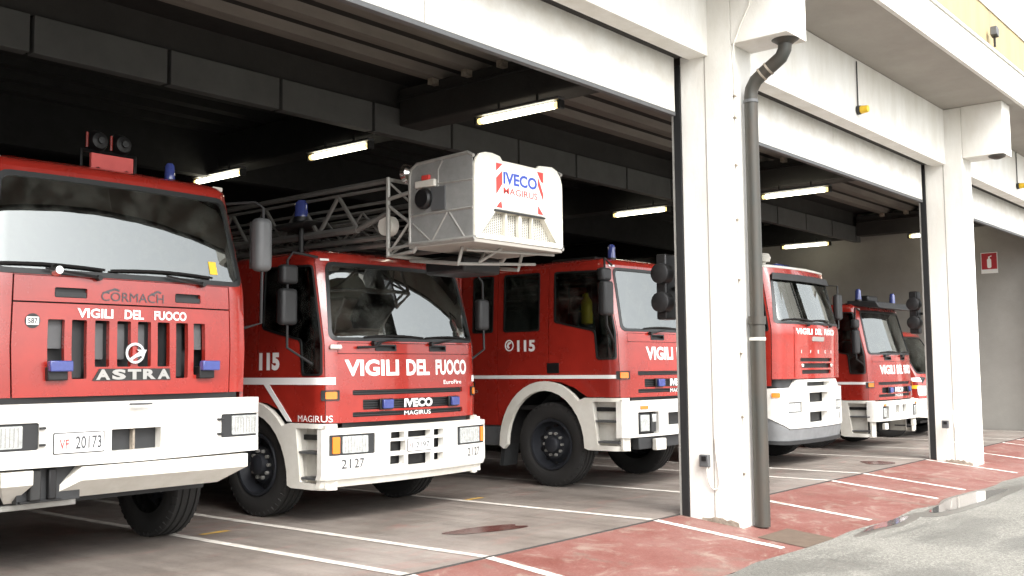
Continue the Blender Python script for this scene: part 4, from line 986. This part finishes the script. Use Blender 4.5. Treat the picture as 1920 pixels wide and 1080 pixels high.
for x0, z0, x1, z1 in sl:
    o = panel('air_slot', sf, rx(sf, x0 - .005, z0 - .005, x1 + .005, z1 + .005, .015), BLACK, T1, d=-.03, th=.01)
    panel('slot_lip', sf, rx(sf, x0 + .006, z0 + .004, x1 - .006, z0 + .042, .008), DGREY, o, d=-.002, th=.02)
panel('grille_backing', sf, rx(sf, -.92, 1.34, .92, 2.2), BLACK, T1, d=-.13, th=.01)
for i, (a, z0, b) in enumerate(GR):
    if i in (2, 3, 4, 5): panel('radiator_part', sf, rx(sf, a + .012, 1.60, b - (.012 if i != 5 else .06), 1.878, .01), GREY, T1, d=-.08, th=.03)
    if i in (0, 7): panel('radiator_part', sf, rx(sf, a + .0, 1.68, b, 1.90, .01), GREY, T1, d=-.06, th=.03)
    if i in (1, 6): panel('radiator_fins', sf, rx(sf, a, 1.46, b, 1.89, .01), DGREY, T1, d=-.09, th=.02)
for body_, x0, x1 in (('VIGILI', -.455, -.17), ('DEL', -.075, .09), ('FUOCO', .185, .485)): text(sf, body_, sf.sx(x0), 1.912, sf.sx(x1), 1.985, TXW, T1, d=.004, bold=.03)
text(sf, 'CORMACH', sf.sx(-.27), 2.048, sf.sx(.27), 2.118, TXD, T1, d=.004, bold=.0)
for x0, x1, x2 in ((-.265, -.16, -.12), (.14, .215, .245)):
    q = [(sf.sx(x0), 2.112), (sf.sx(x1), 2.150), (sf.sx(x2), 2.138), (sf.sx(x2), 2.124), (sf.sx(x1), 2.134), (sf.sx(x0 + .03), 2.108)]
    me = bpy.data.meshes.new('logo_swoosh'); me.from_pydata([sf.P(a, z, .004) for a, z in q], [], [tuple(range(6))]); link('logo_swoosh', me, TXD, T1, 0)
# A S T R A plate
o = panel('badge_plate', sf, [(sf.sx(-.335), 1.435), (sf.sx(.335), 1.435), (sf.sx(.325), 1.525), (sf.sx(-.28), 1.525)], GUN, T1, d=.008, th=.012)
for k, ch in enumerate('ASTRA'):
    x = -.31 + k * .130; text(sf, ch, sf.sx(x), 1.440, sf.sx(x + .115), 1.520, TXG, o, d=.014, bold=.05, name='badge_letter')
ring = lambda r, n=28: [(.005 + r * math.cos(t), 1.645 + r * math.sin(t)) for t in [2 * math.pi * k / n for k in range(n)]]
o = panel('maker_emblem', sf, ring(.082), CHROME, T1, [ring(.062)], d=.028, th=.014, res=.02)
panel('emblem_arrow', sf, [(-.05, 1.60), (.0, 1.635), (.035, 1.655), (.015, 1.672), (.10, 1.672), (.066, 1.60), (.052, 1.625), (.01, 1.612), (-.035, 1.583)], CHROME, o, d=.034, th=.014)
G().add([tuple(sf.P(a, z, .0)) for a, z in ((-.012, 1.58), (.022, 1.58), (.022, 1.70), (-.012, 1.70))] + [tuple(sf.P(a, z, .015)) for a, z in ((-.012, 1.58), (.022, 1.58), (.022, 1.70), (-.012, 1.70))], [(0, 1, 2, 3), (4, 5, 6, 7), (0, 1, 5, 4), (2, 3, 7, 6)]).ob('emblem_mount', REDF, T1)
o = panel('round_sticker', sf, [(-.785 + .055 * math.cos(t), 1.88 + .055 * math.sin(t)) for t in [2 * math.pi * k / 24 for k in range(24)]], DGREY, T1, d=.003, th=.002)
panel('sticker_face', sf, rr(-.83, 1.85, -.74, 1.91, .008), PLATE, o, d=.005, th=.002); text(sf, '587', -.82, 1.858, -.75, 1.902, TXD, o, d=.0065, bold=.03)
for x in (-.60, .675):
    q = lamp_box(T1, sf, x - .09, 1.44, x + .06, 1.54, BLACK, -.04, .05, 'warning_light'); lamp_box(q, sf, x - .085, 1.505, x + .085, 1.585, BLUE, .03, .09, 'warning_lens')
# sides
for sd in (-1, 1):
    win = [(.20, 2.10), (1.3, 2.24), (1.3, 2.97), (.20, 2.96)]
    ho = side_window(T1, sf, win, sd)
    panel('door', sf, SD(sf, [(.17, 1.2), (1.4, 1.2), (1.4, ZT), (.17, ZT)], sd), RED, T1, [ho], th=.03)
    panel('cab_side', sf, SD(sf, [(1.41, 1.2), (1.75, 1.2), (1.75, ZT), (1.41, ZT)], sd), RED, T1, th=.03)
roof(T1, sf, ZT, RED, rings=((0, 0), (.012, .03), (.05, .065), (.14, .095), (.3, .11)))
interior(T1, sf, 1.08, 2.2, 1.75, 3.0, wheelx=-.5)
G().box(-.45, .30, 2.88, .55, .37, 2.99).ob('roof_console', GREY, T1, .01)
G().tube([(.1, .36, 3.0), (.1, .30, 2.9), (.1, .28, 2.84)], .02, 6).ob('inner_mirror_stem', GREY, T1)
panel('windscreen_sticker', sf, rx(sf, .76, 2.32, .84, 2.43, .004), YEL, T1, d=-.002, th=.002)
wiper(T1, sf, -.30, 2.215, -.72, 2.262, .95); wiper(T1, sf, .64, 2.215, .28, 2.262, .95)
G().lathe([(0, .03), (.05, .05), (.07, .0)], 14, 'y', tuple(sf.P(sf.sx(-.62), 2.25, .06))).ob('round_lamp', CHROME, T1)
G().box(-1.0, .06, 1.22, 1.0, .5, 1.33).ob('cab_underframe', BLACK, T1)
panel('bonnet_gap', sf, rx(sf, -1.0, 1.27, 1.0, 1.325, .005), BLACK, T1, d=-.05, th=.02)
# bumper
sb = Surf(1.20, .10, .03, .42, y0=-.085); sb.dz = 0
hl = [(-1.165, .945, -.765, 1.14), (.765, .945, 1.165, 1.14)]
rc_ = (-.215, .90, .20, 1.065)
ol = [(sb.sy(.42, -1), .83), (sb.sy(.05, -1), .82), (sb.sx(0), .81), (sb.sy(.05, 1), .82), (sb.sy(.42, 1), .83), (sb.sy(.42, 1), 1.26), (sb.sx(1.1), 1.275), (sb.sx(-1.1), 1.275), (sb.sy(.42, -1), 1.26)]
panel('bumper', sb, ol, WHITE, T1, [rx(sb, *q, .02) for q in hl] + [rx(sb, *rc_, .008)], th=.09)
G().box(-1.1, -.03, 1.262, 1.1, .3, 1.272).ob('bumper_top', WHITE, T1)
for q, l0, l1 in ((hl[0], -1.145, -.88), (hl[1], .88, 1.145)):
    headlight(T1, sb, *q, l0, l1)
    s = 1 if q[0] > 0 else -1
    for zz in (.98, 1.10): G().tube([sb.P(sb.sx(s * .73), zz, .0), sb.P(sb.sx(s * .73), zz, .02), sb.P(sb.sx(s * .77), zz, .02)], .010, 5).ob('lamp_clip', DGREY, T1)
o = panel('bumper_recess', sb, rx(sb, -.23, .89, .22, 1.08, .01), DGREY, T1, d=-.08, th=.01)
G().box(-.022, -.05, .90, -.004, .02, 1.06).ob('tow_pin', FOOT, o)
o = panel('number_plate', sb, rx(sb, -.665, .905, -.275, 1.06, .012), DGREY, T1, d=.006, th=.006)
panel('plate_face', sb, rx(sb, -.658, .912, -.282, 1.053, .010), PLATE, o, d=.008, th=.004); text(sb, 'VF', sb.sx(-.62), .94, sb.sx(-.55), 1.01, TXR, o, d=.0105, bold=.014); text(sb, '20173', sb.sx(-.50), .935, sb.sx(-.30), 1.03, TXD, o, d=.0105, bold=.014)
G().box(-.1, -.16, 1.245, .08, -.12, 1.26).ob('bumper_handle', GREY, T1, .006)
# skirt folded back under the bumper, with a pocket cut in it
sk = G(); xL, xR = -1.03, 1.03
def quad(g, pts): g.add(pts, [(0, 1, 2, 3)])
def skirt(x0, x1, x1b):
    return [(x0, -.075, .80), (x1, -.075, .80), (x1, -.075, .685), (x0, -.075, .685), (x0, .10, .56), (x1b, .10, .56)]
g = G()
for x0, x1, x1b, x0b in ((-.44, 1.03, .86, -.66),):
    v = [(x0, -.075, .80), (x1, -.075, .80), (x1, -.075, .69), (x0, -.075, .70), (x1b, .12, .56), (x0b, .12, .56), (x0, .12, .80), (x1, .12, .80)]
    g.add(v, [(0, 1, 2, 3), (3, 2, 4, 5), (1, 7, 4, 2), (0, 3, 5, 6), (6, 5, 4, 7), (0, 6, 7, 1)])
v = [(-1.03, -.075, .80), (-.80, -.075, .80), (-.80, -.075, .70), (-1.03, -.075, .70), (-.86, .12, .56), (-.92, .12, .56), (-1.03, .12, .80), (-.80, .12, .80)]
g.add(v, [(0, 1, 2, 3), (3, 2, 4, 5), (1, 7, 4, 2), (0, 3, 5, 6), (6, 5, 4, 7), (0, 6, 7, 1)])
g.ob('bumper_skirt', CREAM, T1, .004, smooth=0)
o = G().prism([(.03, .56), (.10, .56), (.10, .80), (.03, .80)], 'x', -.87, -.40).ob('pocket', DGREY, T1)
G().box(-.80, -.03, .58, -.72, .03, .80).ob('tow_hook', GUN, T1, .01); G().box(-.66, -.02, .58, -.60, .03, .80).ob('tow_hook', BLACK, T1, .01)
G().box(-.86, .0, .565, -.55, .12, .578).ob('pocket_floor', BLACK, T1)
G().box(-1.1, .16, .50, -.36, .22, .545).ob('step_bar', ALU, T1, .006)
mirror(T1, [(1.02, .30, 2.98), (1.22, .12, 3.0), (1.28, .08, 2.95), (1.28, .1, 1.92), (1.10, .18, 1.86)], [(1.28, .10, 2.62, .17, .15, .48)], GREY)
mirror(T1, [(-1.02, .30, 2.98), (-1.25, .12, 3.0), (-1.28, .1, 1.92), (-1.10, .18, 1.86)], [(-1.28, .10, 2.62, .18, .12, .48)], GREY)
# roof things
G().box(-.16, .42, 3.145, .21, .455, 3.28).ob('roof_sign', PINK, T1, .004)
for x in (-.10, .15): G().lathe([(-.02, .03), (.02, .04)], 8, 'y', (x, .44, 3.14)).ob('sign_foot', BLACK, T1)
beacon(T1, .55, .42, 3.12, .045, .17)
for s in (-1, 1): G().box(s * .97 - .05, .32, 3.09, s * .97 + .05, .40, 3.13).ob('marker_lamp', CREAM, T1, .01)
chassis(T1, 7.8, 1.13, axles=(1.22, 4.6, 5.9), rad=.53)
G().box(-1.14, 2.6, 1.0, 1.14, 7.8, 1.12).ob('load_bed', RED, T1, .01)
for sd in (-1, 1):
    x0, x1 = sorted((sd * 1.14, sd * 1.10)); G().box(x0, 2.6, 1.12, x1, 7.8, 1.6).ob('side_board', RED, T1, .01)
    a = [(1.22 - .68 * math.cos(t), .53 + .70 * math.sin(t)) for t in [math.pi * k / 12 for k in range(13)]]
    g = G(); v = []
    for x in sorted((sd * 1.12, sd * .72)): v += [(x, y, z) for y, z in a]
    g.add(v, [(i, i + 1, 14 + i, 13 + i) for i in range(12)]); g.ob('mudguard', BLACK, T1)
G().box(-.25, 1.95, 1.0, .25, 2.45, 2.6).ob('crane_column', BLACK, T1, .03)
G().box(-.95, 2.0, 2.6, .75, 2.3, 2.85).ob('crane_boom', RED, T1, .03)
G().box(-.8, 1.85, 2.9, .5, 2.05, 3.3).ob('crane_head', BLACK, T1, .04)
for x in (.14, .36):
    o = G().lathe([(0, .0), (.02, .07), (.09, .10), (.10, .085)], 18, 'y', (x, .82, 3.49)).ob('work_lamp', BLACK, T1)
    G().lathe([(-.012, .0), (-.01, .03), (0, .035)], 12, 'y', (x, .82, 3.49)).ob('lamp_bulb', DGREY, o)
    G().tube([(x - .11, .86, 3.42), (x - .11, .86, 3.55)], .012, 6).ob('lamp_bracket', RED, T1)
G().tube([(-.0, .9, 3.12), (-.0, .9, 3.40), (.5, .9, 3.40), (.5, .9, 3.12)], .018, 6).ob('lamp_rail', BLACK, T1)

# ---- 4: domed truck ---------------------------------------------------------
T4 = empty('domed_truck', (15.2, 6.53, 0), 'red fire engine with white roof dome and tall white bumper, right of the downpipe', 'fire engine', 'fire engines parked in the bays')
sf = Surf(1.15, .22, .075, 1.8, lean=((1.2, .02), (2.05, .0), (2.9, .20), (3.1, .26)), tum=((1.2, 1), (2.07, 1), (2.95, .93), (3.1, .92))); sf.dz = 0
ZT = 2.965
ws = windscreen(T4, sf, [(-1.12, 2.115), (1.12, 2.115), (1.05, 2.88), (-1.05, 2.88)], .08, .04)
SL = [(-.58, 1.555, .58, 1.61), (-.53, 1.46, .53, 1.53), (-.53, 1.37, .53, 1.43)]
yf_ = .22
panel('cab_front', sf, [(sf.sy(yf_, -1), 1.30), (sf.sy(yf_, 1), 1.30), (sf.sy(yf_, 1), ZT), (sf.sy(yf_, -1), ZT)], REDF, T4, [ws] + [rx(sf, *q) for q in SL], th=.03)
panel('grille_backing', sf, rx(sf, -.7, 1.33, .7, 1.65), BLACK, T4, d=-.035, th=.01)
for s in (-1, 1):
    lamp_box(T4, sf, s * .53 - .03, 1.475, s * .53 + .03, 1.52, CREAM, 0, .02, 'small_lamp')
    g = G().tube([sf.P(sf.sx(s * .74), z_, .004) for z_ in (1.32, 1.6, 1.85, 2.07)], .007, 5); g.ob('corner_crease', REDF, T4)
for body_, x0, x1 in (('VIGILI', -.70, -.20), ('DEL', -.10, .15), ('FUOCO', .25, .70)): text(sf, body_, sf.sx(x0), 1.965, sf.sx(x1), 2.055, TXW, T4, d=.004, bold=.035)
o = panel('grey_badge', sf, rpoly(P2(sf, [(-.22, 1.865), (.22, 1.865), (.24, 1.935), (-.20, 1.935)]), .02), TXG, T4, d=.008, th=.01)
for k, ch in enumerate('IVECO'): text(sf, ch, sf.sx(-.56 + k * .27), 1.68, sf.sx(-.56 + k * .27 + (.04 if ch != 'I' else .014)), 1.73, TXW, T4, d=.005, bold=.03)
for sd in (-1, 1):
    win = [(.26, 2.0), (1.2, 2.12), (1.2, 2.85), (.26, 2.84)]
    ho = side_window(T4, sf, win, sd)
    panel('door', sf, SD(sf, [(.23, 1.2), (1.35, 1.2), (1.35, ZT), (.23, ZT)], sd), RED, T4, [ho], th=.03)
    panel('cab_side', sf, SD(sf, [(1.36, 1.2), (1.8, 1.2), (1.8, ZT), (1.36, ZT)], sd), RED, T4, th=.03)
roof(T4, sf, ZT, WHITE, rings=((0, 0), (-.008, .008), (.0, .03), (.05, .05), (.2, .06)))
panel('sun_visor_outside', sf, [(sf.sx(-1.06), 2.77), (sf.sx(1.06), 2.77), (sf.sx(1.04), 2.87), (sf.sx(-1.04), 2.87)], DGREY, T4, d=.05, th=.02)
interior(T4, sf, 1.1, 2.08, 1.8, 2.9)
wiper(T4, sf, -.35, 2.1, -.6, 2.15, .8); wiper(T4, sf, .5, 2.1, .2, 2.15, .8)
sb = Surf(1.16, .22, .085, .5, y0=-.02, lean=((.30, .05), (.56, .0), (1.3, 0)), tum=((.2, .97), (.6, 1), (1, 1))); sb.dz = 0
BS_ = [(-.46, 1.185, .38, 1.25), (-.40, .94, .28, 1.09), (-.40, .64, .24, .80)]
BL = [(-.98, .80, -.62, .96), (.62, .80, .98, .96)]
panel('bumper', sb, [(sb.sy(.5, -1), .80), (sb.sy(.25, -1), .70), (sb.sx(-.95), .57), (sb.sx(.95), .57), (sb.sy(.25, 1), .70), (sb.sy(.5, 1), .8), (sb.sy(.5, 1), 1.16), (sb.sx(.80), 1.17), (sb.sx(.68), 1.285), (sb.sx(-.68), 1.285), (sb.sx(-.80), 1.17), (sb.sy(.5, -1), 1.16)], WHITE, T4, [rx(sb, *q, .015) for q in BS_ + BL], th=.10)
panel('bumper_backing', sb, rx(sb, -1.0, .6, 1.0, 1.28), BLACK, T4, d=-.12, th=.01)
for q in BL: headlight(T4, sb, *q, q[0] + .03, q[2] - .03, d=-.02, frame=GREY)
for s in (-1, 1):
    lamp_box(T4, sb, s * .80 - .05, .66, s * .80 + .05, .76, LENS, -.0, .012, 'fog_light')
    panel('indicator', sb, SD(sb, rr(.14, 1.03, .26, 1.10, .02), s), ORANGE, T4, d=.015, th=.015)
panel('bumper_skirt', sb, [(sb.sy(.48, -1), .36), (sb.sx(-.9), .34), (sb.sx(.9), .34), (sb.sy(.48, 1), .36), (sb.sy(.48, 1), .795), (sb.sy(.25, 1), .69), (sb.sx(.95), .56), (sb.sx(-.95), .56), (sb.sy(.25, -1), .69), (sb.sy(.48, -1), .795)], SKG, T4, d=-.012, th=.04)
panel('skirt_lip', sb, [(sb.sy(.48, -1), .36), (sb.sx(-.9), .335), (sb.sx(.9), .335), (sb.sy(.48, 1), .36), (sb.sy(.48, 1), .41), (sb.sx(.9), .39), (sb.sx(-.9), .39), (sb.sy(.48, -1), .41)], DGREY, T4, d=.01, th=.02)
panel('gap_panel', sb, [(sb.sy(.5, -1), 1.165), (sb.sy(.5, 1), 1.165), (sb.sy(.5, 1), 1.30), (sb.sy(.5, -1), 1.30)], DGREY, T4, d=-.10, th=.01)
o = G().lathe([(0, .05), (.09, .05), (.095, .11), (.16, .13), (.22, .10), (.24, .0)], 20, 'z', (-.55, .62, 3.0)).ob('roof_dome', CREAM, T4)
G().lathe([(0, .16), (.03, .16)], 20, 'z', (.02, .62, 3.0)).ob('lightbar_base', BLACK, T4); G().box(-.2, .55, 3.03, .3, .70, 3.10).ob('blue_lightbar', BLUE, T4, .03)
mirror(T4, [(1.05, .3, 2.8), (1.3, .2, 2.8), (1.3, .2, 2.1), (1.1, .3, 2.0)], [(1.3, .2, 2.45, .18, .1, .42)])
chassis(T4, 7.8, 1.15, axles=(1.25, 5.2), rad=.53)
G().box(-1.16, 1.9, .8, 1.16, 7.9, 2.9).ob('body', RED, T4, .03)
for k in range(3): G().box(-1.175, 2.2 + 1.8 * k, 1.1, -1.162, 3.85 + 1.8 * k, 2.7).ob('roller_shutter', ALU, T4)
# grab rail seen between this truck and the next
o = G().tube([(1.17, .45, 1.75), (1.24, .45, 1.75), (1.24, .45, 1.35), (1.17, .45, 1.35)], .012, 6).ob('grab_rail', RED, T4)

# ---- 6: small van -----------------------------------------------------------
T6 = empty('red_van', (22.42, 6.93, 0), 'small red fire service van with white and yellow side stripes beside the second pier', 'van', 'fire engines parked in the bays')
sf = Surf(.98, .16, .10, 5.2, lean=((.6, 0), (1.15, .05), (1.30, .12), (2.1, .62), (2.25, .70)), tum=((1.2, 1), (2.15, .90))); sf.dz = 0
ZT = 2.13
ws = windscreen(T6, sf, [(-.92, 1.30), (.92, 1.30), (.84, 2.08), (-.84, 2.08)], .08, .03)
panel('van_front', sf, [(sf.sy(.16, -1), .68), (sf.sy(.16, 1), .68), (sf.sy(.16, 1), ZT), (sf.sy(.16, -1), ZT)], RED, T6, [ws, rx(sf, -.45, .78, .45, .98)], th=.03)
panel('grille_backing', sf, rx(sf, -.5, .75, .5, 1.0), BLACK, T6, d=-.035, th=.01)
for sd in (-1, 1):
    win = [(.26, 1.30), (.95, 1.26), (.95, 2.02), (.30, 2.02)]
    ho = side_window(T6, sf, win, sd)
    panel('door', sf, SD(sf, [(.17, .72), (.45, .9), (.8, .95), (1.05, .68), (1.05, ZT), (.17, ZT)], sd), RED, T6, [ho], th=.03)
    panel('van_side', sf, SD(sf, [(1.06, .45), (5.2, .45), (5.2, ZT), (1.06, ZT)], sd), RED, T6, th=.03, res=.2)
    panel('white_stripe', sf, SD(sf, [(.06, 1.14), (5.0, 1.26), (5.0, 1.32), (.06, 1.22)], sd), TXW, T6, d=.006, th=.004)
    panel('yellow_stripe', sf, SD(sf, [(.12, 1.0), (5.0, 1.0), (5.0, 1.07), (.12, 1.07)], sd), YEL, T6, d=.006, th=.004)
    q = rx(sf, *((-.96, .86, -.66, 1.06) if sd < 0 else (.66, .86, .96, 1.06)), .03); panel('headlight', sf, q, LENS, T6, d=.01, th=.02)
roof(T6, sf, ZT, RED, rings=((0, 0), (.02, .03), (.06, .05), (.15, .065)))
interior(T6, sf, .94, 1.25, 1.7, 2.1, wheelx=-.4)
sb = Surf(1.0, .16, .10, .5, y0=-.05); sb.dz = 0
panel('bumper', sb, [(sb.sy(.4, -1), .42), (sb.sy(.4, 1), .42), (sb.sy(.4, 1), .80), (sb.sy(.4, -1), .80)], WHITE, T6, [rx(sb, -.4, .5, .4, .62)], th=.05)
panel('bumper_backing', sb, rx(sb, -.5, .45, .5, .7), BLACK, T6, d=-.06, th=.01)
beacon(T6, -.70, 1.0, 2.18, .055, .15)
for a in (.82, 4.0):
    for s in (-1, 1): tyre(T6, s * .86, a, .36, .22, s)
G().box(-.9, .3, .30, .9, 5.0, .5).ob('underbody', BLACK, T6)
